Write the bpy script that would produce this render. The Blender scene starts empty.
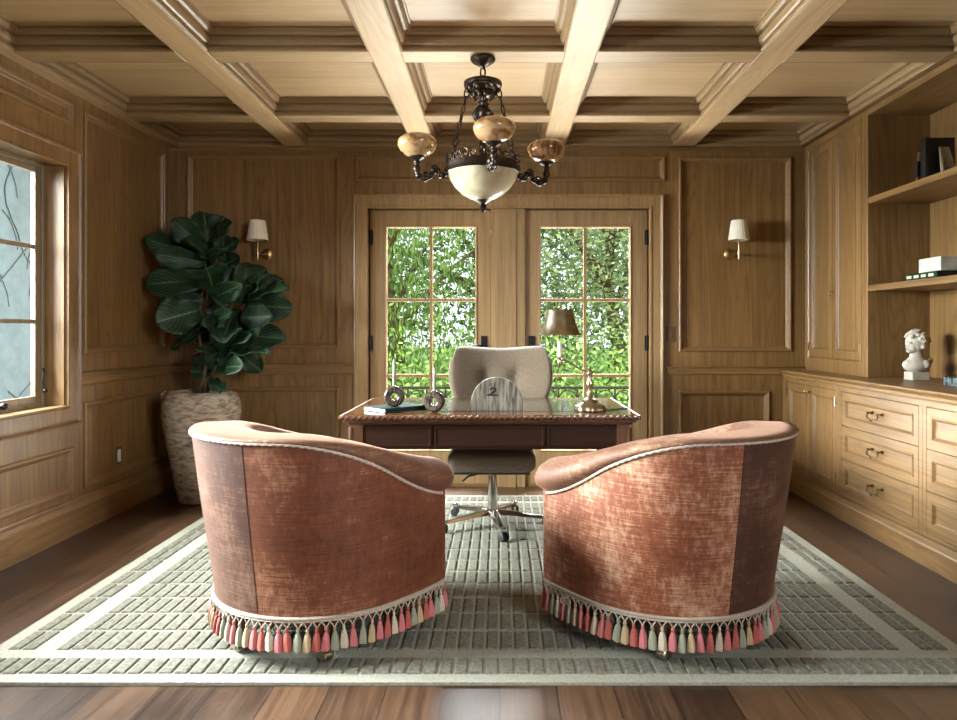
import bpy, bmesh, math, random
from mathutils import Vector, Matrix, noise as mnoise
sc = bpy.context.scene
COL = sc.collection
PI = math.pi
R = math.radians

# ---------------------------------------------------------------- camera
cam_d = bpy.data.cameras.new('camera'); cam = bpy.data.objects.new('camera', cam_d); COL.objects.link(cam)
cam.location = (0, 0, 1.2); cam.rotation_euler = (R(90), 0, 0)
cam_d.sensor_fit = 'HORIZONTAL'; cam_d.sensor_width = 36
FPX = 700.0
cam_d.lens = FPX / 957 * 36
cam_d.shift_x = -(500 - 478.5) / 957
cam_d.shift_y = -(360 - 330) / 957
cam_d.clip_start = 0.05
sc.camera = cam
# ---------------------------------------------------------------- world, sun, exposure
w = bpy.data.worlds.new('sky'); sc.world = w; w.use_nodes = True
bg = w.node_tree.nodes['Background']
bg.inputs[0].default_value = (0.86, 0.93, 1.0, 1); bg.inputs[1].default_value = 2.6
def area(name, loc, aim, sx, sy, power, col, spread=180):
    l = bpy.data.lights.new(name, 'AREA'); l.shape = 'RECTANGLE'; l.size = sx; l.size_y = sy; l.energy = power; l.color = col; l.spread = R(spread)
    o = bpy.data.objects.new(name, l); COL.objects.link(o); o.location = loc
    o.rotation_euler = (Vector(aim) - Vector(loc)).to_track_quat('-Z', 'Y').to_euler()
    return o
sun_d = bpy.data.lights.new('sun', 'SUN'); sun_d.energy = 5.0; sun_d.angle = R(6); sun_d.color = (1, 0.95, 0.86)
sun = bpy.data.objects.new('sun', sun_d); COL.objects.link(sun)
sun.rotation_euler = Vector((0.45, 0.42, -1.0)).to_track_quat('-Z', 'Y').to_euler()
area('window_daylight', (-4.0, 3.0, 2.2), (1.6, 2.9, 0.50), 2.6, 1.8, 1020, (0.92, 0.97, 1.0), 108)
area('door_daylight', (0.1, 6.7, 3.5), (0.1, 4.2, 0.5), 3.0, 2.0, 1900, (0.97, 0.98, 1.0))
area('rear_fill', (-4.0, -0.1, 2.9), (1.2, 2.4, 0.3), 2.2, 1.6, 40, (0.95, 0.97, 1.0), 90)  # unseen fill added behind the camera to light the chair backs
area('front_fill', (2.3, -1.0, 1.9), (-1.6, 3.0, 0.1), 1.2, 1.4, 46, (0.95, 0.97, 1.0), 75)  # unseen fill added inside the room at rear right, no window there
area('terrace_bounce', (0.1, 6.35, 0.12), (0.1, 3.2, 2.4), 3.0, 0.8, 480, (1.0, 0.97, 0.90))  # hidden lamp added low outside, standing in for light off the paving
sc.view_settings.view_transform = 'Standard'; sc.view_settings.look = 'None'
sc.view_settings.gamma = 1; sc.view_settings.use_curve_mapping = False
sc.view_settings.exposure = 0.15
sc.cycles.max_bounces = 10; sc.cycles.diffuse_bounces = 5; sc.cycles.transparent_max_bounces = 12
sc.cycles.sample_clamp_indirect = 6; sc.cycles.caustics_reflective = False; sc.cycles.caustics_refractive = False
sc.cycles.use_denoising = True

# ---------------------------------------------------------------- materials
def new_mat(name):
    m = bpy.data.materials.new(name); m.use_nodes = True
    nt = m.node_tree; return m, nt, nt.nodes, nt.links, nt.nodes['Principled BSDF']
def plain(name, col, rough=0.5, metal=0.0, var=0.12, scale=30, bump=0.0, **kw):
    m, nt, N, L, b = new_mat(name)
    tc = N.new('ShaderNodeTexCoord'); no = N.new('ShaderNodeTexNoise'); no.inputs['Scale'].default_value = scale
    no.inputs['Detail'].default_value = 4
    L.new(tc.outputs['Object'], no.inputs['Vector'])
    rp = N.new('ShaderNodeValToRGB'); L.new(no.outputs['Fac'], rp.inputs['Fac'])
    rp.color_ramp.elements[0].position = 0.3; rp.color_ramp.elements[1].position = 0.7
    rp.color_ramp.elements[0].color = [c * (1 - var) for c in col] + [1]
    rp.color_ramp.elements[1].color = [min(1, c * (1 + var)) for c in col] + [1]
    L.new(rp.outputs['Color'], b.inputs['Base Color'])
    b.inputs['Roughness'].default_value = rough; b.inputs['Metallic'].default_value = metal
    for k, v in kw.items(): b.inputs[k.replace('_', ' ')].default_value = v
    if bump:
        bp = N.new('ShaderNodeBump'); bp.inputs['Strength'].default_value = bump; bp.inputs['Distance'].default_value = 0.004
        L.new(no.outputs['Fac'], bp.inputs['Height']); L.new(bp.outputs['Normal'], b.inputs['Normal'])
    return m
def wood(name, axis, dark, light, rough=0.42, fine=60, spec=0.6, figure=.12, boardw=.19):
    """oak: fine pores along the grain, thin cathedral lines, boards that differ a little in tone"""
    m, nt, N, L, b = new_mat(name)
    tc = N.new('ShaderNodeTexCoord'); ai = 'XYZ'.index(axis)
    def mapped(long, across, off=0):
        mp = N.new('ShaderNodeMapping'); s = [across] * 3; s[ai] = long
        mp.inputs['Scale'].default_value = s; mp.inputs['Location'].default_value = (off, off * .7, off * .3)
        L.new(tc.outputs['Object'], mp.inputs['Vector']); return mp
    def noise(mp, det, rg=.6, dist=0):
        n = N.new('ShaderNodeTexNoise'); n.inputs['Scale'].default_value = 1; n.inputs['Detail'].default_value = det
        n.inputs['Roughness'].default_value = rg; n.inputs['Distortion'].default_value = dist; L.new(mp.outputs[0], n.inputs['Vector']); return n.outputs['Fac']
    def M(op, a, bb=None, c=None):
        n = N.new('ShaderNodeMath'); n.operation = op
        for i, v in enumerate((a, bb, c)):
            if v is None: continue
            if isinstance(v, (int, float)): n.inputs[i].default_value = v
            else: L.new(v, n.inputs[i])
        return n.outputs[0]
    pores = noise(mapped(3.0, fine * 3.2), 4, .7)
    streak = noise(mapped(.8, fine * .55, 1.7), 3, .6)
    fig = noise(mapped(.42, 4.6, 3.1), 2, .45, .25)
    lines = M('POWER', M('ABSOLUTE', M('SINE', M('MULTIPLY', fig, 62.0))), .6)
    v = M('ADD', M('ADD', M('MULTIPLY', pores, .42), M('MULTIPLY', streak, .42)), M('MULTIPLY', lines, figure))
    rp = N.new('ShaderNodeValToRGB'); L.new(v, rp.inputs['Fac'])
    rp.color_ramp.elements[0].position = 0.30; rp.color_ramp.elements[1].position = 0.66
    rp.color_ramp.elements[0].color = (*dark, 1); rp.color_ramp.elements[1].color = (*light, 1)
    tone = noise(mapped(.35, 3.0, 7.7), 1)
    mr = N.new('ShaderNodeMapRange'); mr.inputs['From Min'].default_value = .3; mr.inputs['From Max'].default_value = .7
    mr.inputs['To Min'].default_value = .84; mr.inputs['To Max'].default_value = 1.12; L.new(tone, mr.inputs['Value'])
    mx = N.new('ShaderNodeVectorMath'); mx.operation = 'SCALE'; L.new(rp.outputs['Color'], mx.inputs[0]); L.new(mr.outputs[0], mx.inputs['Scale'])
    L.new(mx.outputs[0], b.inputs['Base Color'])
    b.inputs['Roughness'].default_value = rough; b.inputs['Specular IOR Level'].default_value = spec
    bp = N.new('ShaderNodeBump'); bp.inputs['Strength'].default_value = .10; bp.inputs['Distance'].default_value = .0015
    L.new(pores, bp.inputs['Height']); L.new(bp.outputs['Normal'], b.inputs['Normal'])
    return m
OD, OL = (0.082, 0.038, 0.010), (0.245, 0.136, 0.046)
oakX = wood('oak_across', 'X', OD, OL); oakY = wood('oak_along', 'Y', OD, OL); oakZ = wood('oak_upright', 'Z', OD, OL)
oakCeil = wood('oak_ceiling', 'X', (0.34, 0.225, 0.11), (0.52, 0.375, 0.215), figure=.05)
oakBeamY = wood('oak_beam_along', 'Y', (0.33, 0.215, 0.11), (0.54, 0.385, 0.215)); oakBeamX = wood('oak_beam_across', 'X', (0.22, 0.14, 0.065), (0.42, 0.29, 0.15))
oakM = plain('oak_moulding', (.20, .112, .042), .4, var=.10, scale=40)
oakMC = plain('oak_crown', (.225, .143, .068), .38, var=.08, scale=40)
oakDoor = wood('oak_door', 'Z', (.17, .098, .038), (.40, .26, .115), figure=.06)
sashM = wood('pale_sash', 'Z', (.13, .092, .052), (.24, .18, .11))
mahog = wood('mahogany', 'X', (0.010, 0.004, 0.002), (0.030, 0.012, 0.006), rough=.5, spec=.12)
mahogTop = wood('mahogany_top', 'X', (0.05, 0.02, 0.008), (0.13, 0.055, 0.022), rough=.08, spec=.8)
mahogZ = wood('mahogany_upright', 'Z', (0.03, 0.012, 0.005), (0.10, 0.04, 0.016), rough=.3)

def floor_mat():
    m, nt, N, L, b = new_mat('walnut_boards')
    tc = N.new('ShaderNodeTexCoord')
    mp = N.new('ShaderNodeMapping'); mp.inputs['Rotation'].default_value = (0, 0, R(90)); L.new(tc.outputs['Object'], mp.inputs['Vector'])
    br = N.new('ShaderNodeTexBrick'); br.inputs['Scale'].default_value = 1; br.inputs['Brick Width'].default_value = 1.9
    br.inputs['Row Height'].default_value = .19; br.inputs['Mortar Size'].default_value = .0022; br.inputs['Mortar Smooth'].default_value = .3
    br.offset = .37; br.inputs['Bias'].default_value = 0
    br.inputs['Color1'].default_value = (0, 0, 0, 1); br.inputs['Color2'].default_value = (1, 1, 1, 1); br.inputs['Mortar'].default_value = (.5, .5, .5, 1)
    L.new(mp.outputs[0], br.inputs['Vector'])
    m2 = N.new('ShaderNodeMapping'); m2.inputs['Scale'].default_value = (38, 1.8, 1); L.new(tc.outputs['Object'], m2.inputs['Vector'])
    n1 = N.new('ShaderNodeTexNoise'); n1.inputs['Scale'].default_value = 1; n1.inputs['Detail'].default_value = 7; n1.inputs['Roughness'].default_value = .7; n1.inputs['Distortion'].default_value = .6
    L.new(m2.outputs[0], n1.inputs['Vector'])
    n2 = N.new('ShaderNodeTexNoise'); n2.inputs['Scale'].default_value = 3.5; n2.inputs['Detail'].default_value = 5; L.new(tc.outputs['Object'], n2.inputs['Vector'])
    a = N.new('ShaderNodeMath'); a.operation = 'MULTIPLY_ADD'; a.inputs[1].default_value = .30; L.new(br.outputs['Color'], a.inputs[0]); 
    s = N.new('ShaderNodeMath'); s.operation = 'MULTIPLY'; s.inputs[1].default_value = .75; L.new(n1.outputs['Fac'], s.inputs[0]); L.new(s.outputs[0], a.inputs[2])
    a2 = N.new('ShaderNodeMath'); a2.operation = 'MULTIPLY_ADD'; a2.inputs[1].default_value = .3; L.new(n2.outputs['Fac'], a2.inputs[0]); L.new(a.outputs[0], a2.inputs[2])
    rp = N.new('ShaderNodeValToRGB'); L.new(a2.outputs[0], rp.inputs['Fac']); e = rp.color_ramp.elements
    e[0].position = .25; e[0].color = (.006, .003, .0015, 1); e[1].position = .86; e[1].color = (.080, .041, .020, 1)
    k = e.new(.58); k.color = (.026, .0125, .006, 1)
    mx = N.new('ShaderNodeMix'); mx.data_type = 'RGBA'; L.new(br.outputs['Fac'], mx.inputs[0]); L.new(rp.outputs['Color'], mx.inputs[6]); mx.inputs[7].default_value = (.008, .004, .003, 1)
    L.new(mx.outputs[2], b.inputs['Base Color'])
    rr = N.new('ShaderNodeMapRange'); rr.inputs['To Min'].default_value = .26; rr.inputs['To Max'].default_value = .5; L.new(n1.outputs['Fac'], rr.inputs['Value']); L.new(rr.outputs[0], b.inputs['Roughness'])
    bp = N.new('ShaderNodeBump'); bp.inputs['Strength'].default_value = .35; bp.inputs['Distance'].default_value = .003
    h = N.new('ShaderNodeMath'); h.operation = 'MULTIPLY_ADD'; h.inputs[1].default_value = -1.2; L.new(br.outputs['Fac'], h.inputs[0]); L.new(n1.outputs['Fac'], h.inputs[2])
    L.new(h.outputs[0], bp.inputs['Height']); L.new(bp.outputs['Normal'], b.inputs['Normal'])
    return m
floorM = floor_mat()

def velvet(name, c0, c1, c2, hi=.86):
    m, nt, N, L, b = new_mat(name)
    tc = N.new('ShaderNodeTexCoord')
    mp = N.new('ShaderNodeMapping'); mp.inputs['Scale'].default_value = (30, 30, 14); L.new(tc.outputs['Object'], mp.inputs['Vector'])
    n1 = N.new('ShaderNodeTexNoise'); n1.inputs['Scale'].default_value = 1.6; n1.inputs['Detail'].default_value = 9; n1.inputs['Roughness'].default_value = .78
    L.new(mp.outputs[0], n1.inputs['Vector'])
    n2 = N.new('ShaderNodeTexNoise'); n2.inputs['Scale'].default_value = 3.2; n2.inputs['Detail'].default_value = 3; L.new(tc.outputs['Object'], n2.inputs['Vector'])
    m3 = N.new('ShaderNodeMapping'); m3.inputs['Scale'].default_value = (10, 10, 230); L.new(tc.outputs['Object'], m3.inputs['Vector'])
    n3 = N.new('ShaderNodeTexNoise'); n3.inputs['Scale'].default_value = 1; n3.inputs['Detail'].default_value = 3; L.new(m3.outputs[0], n3.inputs['Vector'])
    a = N.new('ShaderNodeMath'); a.operation = 'MULTIPLY_ADD'; a.inputs[1].default_value = .55; L.new(n2.outputs['Fac'], a.inputs[0])
    s = N.new('ShaderNodeMath'); s.operation = 'MULTIPLY'; s.inputs[1].default_value = .5; L.new(n1.outputs['Fac'], s.inputs[0]); L.new(s.outputs[0], a.inputs[2])
    a2 = N.new('ShaderNodeMath'); a2.operation = 'MULTIPLY_ADD'; a2.inputs[1].default_value = .30; L.new(n3.outputs['Fac'], a2.inputs[0]); L.new(a.outputs[0], a2.inputs[2])
    rp = N.new('ShaderNodeValToRGB'); L.new(a2.outputs[0], rp.inputs['Fac']); e = rp.color_ramp.elements
    e[0].position = .48; e[0].color = (*c0, 1); e[1].position = hi; e[1].color = (*c2, 1); k = e.new(hi - .17); k.color = (*c1, 1)
    L.new(rp.outputs['Color'], b.inputs['Base Color'])
    b.inputs['Roughness'].default_value = .62; b.inputs['Specular IOR Level'].default_value = .25
    b.inputs['Sheen Weight'].default_value = .2; b.inputs['Sheen Roughness'].default_value = .32; b.inputs['Sheen Tint'].default_value = (1, .62, .45, 1)
    bp = N.new('ShaderNodeBump'); bp.inputs['Strength'].default_value = .28; bp.inputs['Distance'].default_value = .006
    L.new(a2.outputs[0], bp.inputs['Height']); L.new(bp.outputs['Normal'], b.inputs['Normal'])
    return m
velA = velvet('rust_velvet', (.050, .0145, .0065), (.120, .037, .016), (.30, .155, .085))
velB = velvet('rust_velvet_back_panel', (.022, .009, .005), (.048, .018, .010), (.14, .075, .045))  # same velvet, darker: shading of the turned nap put into the colour
velC = velvet('rust_velvet_crushed_lit', (.065, .018, .007), (.165, .052, .022), (.42, .25, .16), .82)  # crushed pile, with the right chair's pale highlight painted into the ramp
velT = velvet('rust_velvet_roll', (.060, .024, .013), (.125, .056, .031), (.34, .21, .13))
braidM = plain('cream_braid', (.28, .23, .175), .8, var=.3, scale=200)
cordM = plain('twisted_cord', (.34, .27, .21), .8, var=.45, scale=260)
tass = [plain('tassel_' + n, c, .85, var=.25, scale=260) for n, c in (('rose', (.34, .095, .095)), ('brick', (.26, .055, .038)), ('sage', (.18, .185, .125)), ('straw', (.30, .21, .115)), ('cream', (.35, .29, .21)))]
bronze = plain('dark_bronze', (.045, .032, .024), .36, .85, var=.5, scale=60, bump=.3)
brass = plain('aged_brass', (.42, .30, .14), .3, 1.0, var=.2)
bronzeH = plain('drawer_bronze', (.13, .085, .04), .3, .9, var=.3)
brassDk = plain('antique_brass', (.38, .32, .22), .28, 1.0, var=.3)
plateM = plain('brown_plate', (.10, .065, .035), .6)
black = plain('black_metal', (.012, .012, .013), .4, .6)
blackPl = plain('black_plastic', (.012, .012, .012), .45)
chrome = plain('chrome', (.55, .54, .52), .14, 1.0, var=.03)
shadeW = plain('pleated_linen', (.74, .68, .55), .85, var=.06)
plaster = plain('white_plaster', (.42, .38, .31), .75, var=.08, bump=.2)
boucle = plain('oatmeal_boucle', (.120, .088, .055), .95, var=.25, scale=130, bump=.8, Sheen_Weight=.3)
boucleDk = plain('taupe_boucle', (.16, .13, .10), .95, var=.25, scale=130, bump=.8)
leather = plain('green_leather', (.065, .058, .04), .08, var=.15, Specular_IOR_Level=.9)
bookGreen = plain('dark_green_cloth', (.006, .022, .017), .75, Specular_IOR_Level=.2)
bookBlack = plain('black_cover', (.008, .008, .009), .4)
pages = plain('page_edges', (.62, .60, .52), .8, var=.1, scale=200)
stoneW = plain('white_marble', (.42, .42, .37), .35, var=.3, scale=12)
silver = plain('grey_silver', (.36, .35, .32), .35, .5, var=.35, scale=40)
glassSmoke = plain('frosted_wax', (.22, .21, .195), .35, var=.05)
soilM = plain('soil', (.02, .013, .008), .95, var=.5, scale=60, bump=1)
barkM = plain('bark', (.09, .06, .035), .9, var=.4, scale=40, bump=1)
terraceM = plain('pale_paving', (.55, .52, .46), .8, var=.1, scale=4)
lawnM = plain('lawn', (.08, .16, .03), .9, var=.4, scale=8)
stuccoM = plain('blue_grey_stucco', (.085, .115, .122), .9, var=.14, scale=9, bump=1)
vineM = plain('vine', (.045, .062, .064), .9, var=.3)
def striped(name, c0, c1, scl, rough=.4, det=4, axis=(1, 1, 1), p0=.35, p1=.65):
    m, nt, N, L, b = new_mat(name); tc = N.new('ShaderNodeTexCoord')
    mp = N.new('ShaderNodeMapping'); mp.inputs['Scale'].default_value = [scl * a for a in axis]; L.new(tc.outputs['Object'], mp.inputs['Vector'])
    n = N.new('ShaderNodeTexNoise'); n.inputs['Scale'].default_value = 1; n.inputs['Detail'].default_value = det; n.inputs['Distortion'].default_value = .5
    L.new(mp.outputs[0], n.inputs['Vector']); rp = N.new('ShaderNodeValToRGB'); L.new(n.outputs['Fac'], rp.inputs['Fac'])
    rp.color_ramp.elements[0].position = p0; rp.color_ramp.elements[1].position = p1
    rp.color_ramp.elements[0].color = (*c0, 1); rp.color_ramp.elements[1].color = (*c1, 1)
    L.new(rp.outputs['Color'], b.inputs['Base Color']); b.inputs['Roughness'].default_value = rough
    bp = N.new('ShaderNodeBump'); bp.inputs['Strength'].default_value = .3; bp.inputs['Distance'].default_value = .003
    L.new(n.outputs['Fac'], bp.inputs['Height']); L.new(bp.outputs['Normal'], b.inputs['Normal'])
    return m
onyx = striped('banded_onyx', (.17, .065, .018), (.42, .27, .13), 14, .16, 6, (1, 1, 1.5), .38, .56)
onyxDk = striped('dark_banded_onyx', (.09, .035, .012), (.36, .20, .09), 22, .16, 5, (1.6, 1.6, .5), .38, .62)
alab = striped('alabaster', (.34, .27, .15), (.56, .50, .35), 9, .25, 5)
clayM = striped('weathered_clay', (.12, .085, .055), (.36, .29, .21), 16, .9, 10, (1, 1, 3), .34, .60)
ringM = striped('dark_banded_stone', (.008, .006, .005), (.08, .058, .042), 60, .25, 4, (2, 2, .4))
halfM = striped('striated_grey_stone', (.035, .03, .022), (.21, .185, .14), 60, .45, 5, (1.2, .4, .12), .36, .62)
def leaf_mat():
    m, nt, N, L, b = new_mat('fig_leaf'); uv = N.new('ShaderNodeUVMap'); uv.uv_map = 'uv'
    sp = N.new('ShaderNodeSeparateXYZ'); L.new(uv.outputs[0], sp.inputs[0])
    def M(op, a, bb=None, c=None):
        n = N.new('ShaderNodeMath'); n.operation = op
        for i, v in enumerate((a, bb, c)):
            if v is None: continue
            if isinstance(v, (int, float)): n.inputs[i].default_value = v
            else: L.new(v, n.inputs[i])
        return n.outputs[0]
    av = M('ABSOLUTE', sp.outputs[1])
    mid = M('LESS_THAN', av, .045)
    ph = M('SUBTRACT', M('MULTIPLY', sp.outputs[0], 9.0), M('MULTIPLY', av, 4.2))
    fr = M('ABSOLUTE', M('SUBTRACT', M('FRACT', ph), .5))
    side = M('GREATER_THAN', fr, .44)
    v = M('MAXIMUM', mid, M('MULTIPLY', side, .7))
    n = N.new('ShaderNodeTexNoise'); n.inputs['Scale'].default_value = 14; tc = N.new('ShaderNodeTexCoord'); L.new(tc.outputs['Object'], n.inputs['Vector'])
    rp = N.new('ShaderNodeValToRGB'); L.new(n.outputs['Fac'], rp.inputs['Fac']); rp.color_ramp.elements[0].color = (.002, .010, .004, 1); rp.color_ramp.elements[1].color = (.010, .031, .010, 1)
    mx = N.new('ShaderNodeMix'); mx.data_type = 'RGBA'; L.new(v, mx.inputs[0]); L.new(rp.outputs[0], mx.inputs[6]); mx.inputs[7].default_value = (.055, .12, .045, 1)
    L.new(mx.outputs[2], b.inputs['Base Color']); b.inputs['Roughness'].default_value = .5; b.inputs['Specular IOR Level'].default_value = .3
    bp = N.new('ShaderNodeBump'); bp.inputs['Strength'].default_value = .5; bp.inputs['Distance'].default_value = .006; bp.invert = True
    L.new(v, bp.inputs['Height']); L.new(bp.outputs['Normal'], b.inputs['Normal'])
    return m
leafM = leaf_mat()
def foliage_mat(name, a, c):
    m, nt, N, L, b = new_mat(name); tc = N.new('ShaderNodeTexCoord'); n = N.new('ShaderNodeTexNoise'); n.inputs['Scale'].default_value = 2.6; n.inputs['Detail'].default_value = 6
    L.new(tc.outputs['Object'], n.inputs['Vector']); rp = N.new('ShaderNodeValToRGB'); L.new(n.outputs['Fac'], rp.inputs['Fac'])
    rp.color_ramp.elements[0].position = .35; rp.color_ramp.elements[1].position = .65
    rp.color_ramp.elements[0].color = (*a, 1); rp.color_ramp.elements[1].color = (*c, 1)
    L.new(rp.outputs[0], b.inputs['Base Color']); b.inputs['Roughness'].default_value = .6
    b.inputs['Transmission Weight'].default_value = 0
    tr = N.new('ShaderNodeBsdfTranslucent'); L.new(rp.outputs[0], tr.inputs['Color'])
    ms = N.new('ShaderNodeMixShader'); ms.inputs[0].default_value = .35
    L.new(b.outputs[0], ms.inputs[1]); L.new(tr.outputs[0], ms.inputs[2]); L.new(ms.outputs[0], N['Material Output'].inputs['Surface'])
    return m
treeA = foliage_mat('bright_leaves', (.07, .15, .025), (.22, .38, .08)); treeB = foliage_mat('pale_leaves', (.10, .17, .06), (.34, .44, .20)); treeC = foliage_mat('deep_leaves', (.03, .075, .015), (.09, .17, .04))
def glass_mat():
    m, nt, N, L, b = new_mat('window_glass')
    t = N.new('ShaderNodeBsdfTransparent'); t.inputs[0].default_value = (.97, .985, .98, 1); g = N.new('ShaderNodeBsdfGlossy'); g.inputs['Roughness'].default_value = .02
    ms = N.new('ShaderNodeMixShader'); lw = N.new('ShaderNodeLayerWeight'); fr = N.new('ShaderNodeMath'); fr.operation = 'POWER'; fr.inputs[1].default_value = 5; L.new(lw.outputs['Facing'], fr.inputs[0])
    L.new(fr.outputs[0], ms.inputs[0]); L.new(t.outputs[0], ms.inputs[1]); L.new(g.outputs[0], ms.inputs[2]); L.new(ms.outputs[0], N['Material Output'].inputs['Surface'])
    return m
glassM = glass_mat()
rugBlock = plain('olive_grey_pile', (.112, .107, .078), .95, var=.4, scale=70, bump=1.0)
rugCream = plain('cream_weave', (.235, .23, .18), .95, var=.18, scale=90, bump=.8)

# ---------------------------------------------------------------- mesh builder
class MB:
    def __init__(s): s.v = []; s.f = []; s.mi = []; s.m = 0
    def add(s, vs, fs):
        o = len(s.v); s.v += [tuple(p) for p in vs]; s.f += [tuple(i + o for i in f) for f in fs]; s.mi += [s.m] * len(fs); return s
    def box(s, x0, x1, y0, y1, z0, z1):
        vs = [(x, y, z) for x in (x0, x1) for y in (y0, y1) for z in (z0, z1)]
        return s.add(vs, [(0, 1, 3, 2), (4, 6, 7, 5), (0, 4, 5, 1), (2, 3, 7, 6), (0, 2, 6, 4), (1, 5, 7, 3)])
    def abox(s, ax, p0, p1, a0, a1, b0, b1):
        if ax == 'X': return s.box(p0, p1, a0, a1, b0, b1)
        if ax == 'Y': return s.box(a0, a1, p0, p1, b0, b1)
        return s.box(a0, a1, b0, b1, p0, p1)
    def slab(s, ax, p0, p1, a0, a1, b0, b1, holes=()):
        A = sorted({a0, a1, *[max(a0, min(a1, h[i])) for h in holes for i in (0, 1)]})
        B = sorted({b0, b1, *[max(b0, min(b1, h[i])) for h in holes for i in (2, 3)]})
        for i in range(len(A) - 1):
            run = None
            for j in range(len(B) - 1):
                ca, cb = (A[i] + A[i + 1]) / 2, (B[j] + B[j + 1]) / 2
                hole = any(h[0] < ca < h[1] and h[2] < cb < h[3] for h in holes)
                if not hole and run is None: run = B[j]
                if hole and run is not None: s.abox(ax, p0, p1, A[i], A[i + 1], run, B[j]); run = None
            if run is not None: s.abox(ax, p0, p1, A[i], A[i + 1], run, B[-1])
        return s
    def ring(s, ax, pos, sg, a0, a1, b0, b1, prof):
        vs = []; fs = []
        for (i, h) in prof:
            for (a, b) in ((a0 + i, b0 + i), (a1 - i, b0 + i), (a1 - i, b1 - i), (a0 + i, b1 - i)):
                p = pos + sg * h
                vs.append((p, a, b) if ax == 'X' else (a, p, b) if ax == 'Y' else (a, b, p))
        for k in range(len(prof) - 1):
            for c in range(4):
                fs.append((k * 4 + c, k * 4 + (c + 1) % 4, (k + 1) * 4 + (c + 1) % 4, (k + 1) * 4 + c))
        return s.add(vs, fs)
    def lathe(s, prof, c=(0, 0, 0), n=24, M=None, wob=None, sx=1, sy=1):
        vs = []; fs = []
        for k, (r, z) in enumerate(prof):
            for i in range(n):
                a = 2 * PI * i / n; rr = r * (wob(a, z) if wob else 1)
                vs.append(Vector((rr * sx * math.cos(a), rr * sy * math.sin(a), z)))
        for k in range(len(prof) - 1):
            for i in range(n):
                fs.append((k * n + i, k * n + (i + 1) % n, (k + 1) * n + (i + 1) % n, (k + 1) * n + i))
        fs.append(tuple(reversed(range(n)))); fs.append(tuple((len(prof) - 1) * n + i for i in range(n)))
        if M: vs = [M @ v for v in vs]
        return s.add([v + Vector(c) for v in vs], fs)
    def tube(s, pts, r, n=8, closed=False, twist=None):
        pts = [Vector(p) for p in pts]; m = len(pts)
        rs = r if isinstance(r, (list, tuple)) else [r] * m
        vs = []; fs = []; up = None
        for i, p in enumerate(pts):
            if closed: t = pts[(i + 1) % m] - pts[i - 1]
            else: t = pts[min(i + 1, m - 1)] - pts[max(i - 1, 0)]
            t.normalize()
            if up is None: up = t.orthogonal().normalized()
            up = (up - t * up.dot(t)); up = up.normalized() if up.length > 1e-6 else t.orthogonal().normalized()
            bn = t.cross(up)
            for k in range(n):
                a = 2 * PI * k / n; rr = rs[i]
                if twist: rr *= 1 + .28 * math.cos(2 * (a + twist * i))
                vs.append(p + up * math.cos(a) * rr + bn * math.sin(a) * rr)
        for i in range(m if closed else m - 1):
            for k in range(n):
                j = (i + 1) % m
                fs.append((i * n + k, i * n + (k + 1) % n, j * n + (k + 1) % n, j * n + k))
        if not closed: fs.append(tuple(reversed(range(n)))); fs.append(tuple((m - 1) * n + k for k in range(n)))
        return s.add(vs, fs)
    def prism(s, poly, ax, p0, p1):
        n = len(poly); f = {'X': lambda a, b, p: (p, a, b), 'Y': lambda a, b, p: (a, p, b), 'Z': lambda a, b, p: (a, b, p)}[ax]
        vs = [f(a, b, p0) for a, b in poly] + [f(a, b, p1) for a, b in poly]
        return s.add(vs, [tuple(range(n)), tuple(reversed(range(n, 2 * n)))] + [(i, (i + 1) % n, n + (i + 1) % n, n + i) for i in range(n)])
    def ball(s, c, r, n=12, sx=1, sy=1, sz=1):
        prof = [(r * math.sin(PI * k / n), -r * sz * math.cos(PI * k / n)) for k in range(n + 1)]
        prof[0] = (1e-4, prof[0][1]); prof[-1] = (1e-4, prof[-1][1])
        return s.lathe(prof, c, n + 4, sx=sx, sy=sy)
    def grid(s, fn, nu, nv, closed_u=False):
        vs = [fn(i / (nu if closed_u else nu - 1), j / (nv - 1)) for i in range(nu) for j in range(nv)]
        fs = []
        for i in range(nu if closed_u else nu - 1):
            for j in range(nv - 1):
                a = i * nv + j; b = ((i + 1) % nu) * nv + j; fs.append((a, b, b + 1, a + 1))
        return s.add(vs, fs)
    def build(s, name, mats, parent=None, smooth=False, bevel=0, sub=0, seg=2, auto=35):
        me = bpy.data.meshes.new(name); me.from_pydata(s.v, [], s.f)
        bm = bmesh.new(); bm.from_mesh(me); bmesh.ops.recalc_face_normals(bm, faces=bm.faces); bm.to_mesh(me); bm.free()
        for m in (mats if isinstance(mats, (list, tuple)) else [mats]): me.materials.append(m)
        if len(me.polygons) == len(s.mi):
            me.polygons.foreach_set('material_index', s.mi)
        if smooth:
            me.polygons.foreach_set('use_smooth', [True] * len(me.polygons))
            try: me.set_sharp_from_angle(angle=R(auto))
            except Exception: pass
        o = bpy.data.objects.new(name, me); COL.objects.link(o)
        if parent: o.parent = parent
        if bevel:
            b = o.modifiers.new('bevel', 'BEVEL'); b.width = bevel; b.segments = seg; b.limit_method = 'ANGLE'; b.angle_limit = R(40)
        if sub:
            b = o.modifiers.new('subsurf', 'SUBSURF'); b.levels = b.render_levels = sub
        return o
def thing(name, label, cat, loc=(0, 0, 0), rz=0, group=None):
    o = bpy.data.objects.new(name, None); COL.objects.link(o); o.location = loc; o.rotation_euler = (0, 0, rz)
    o.empty_display_size = .1
    return tag(o, label, cat, group)
def tag(o, label, cat, group=None):
    o['label'] = label; o['category'] = cat
    if group: o['group'] = group
    return o
def struct(o): o['kind'] = 'structure'; return o
def copy_tree(o, parent=None):
    c = o.copy(); COL.objects.link(c)
    if parent: c.parent = parent
    for ch in list(o.children): copy_tree(ch, c)
    return c
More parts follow.
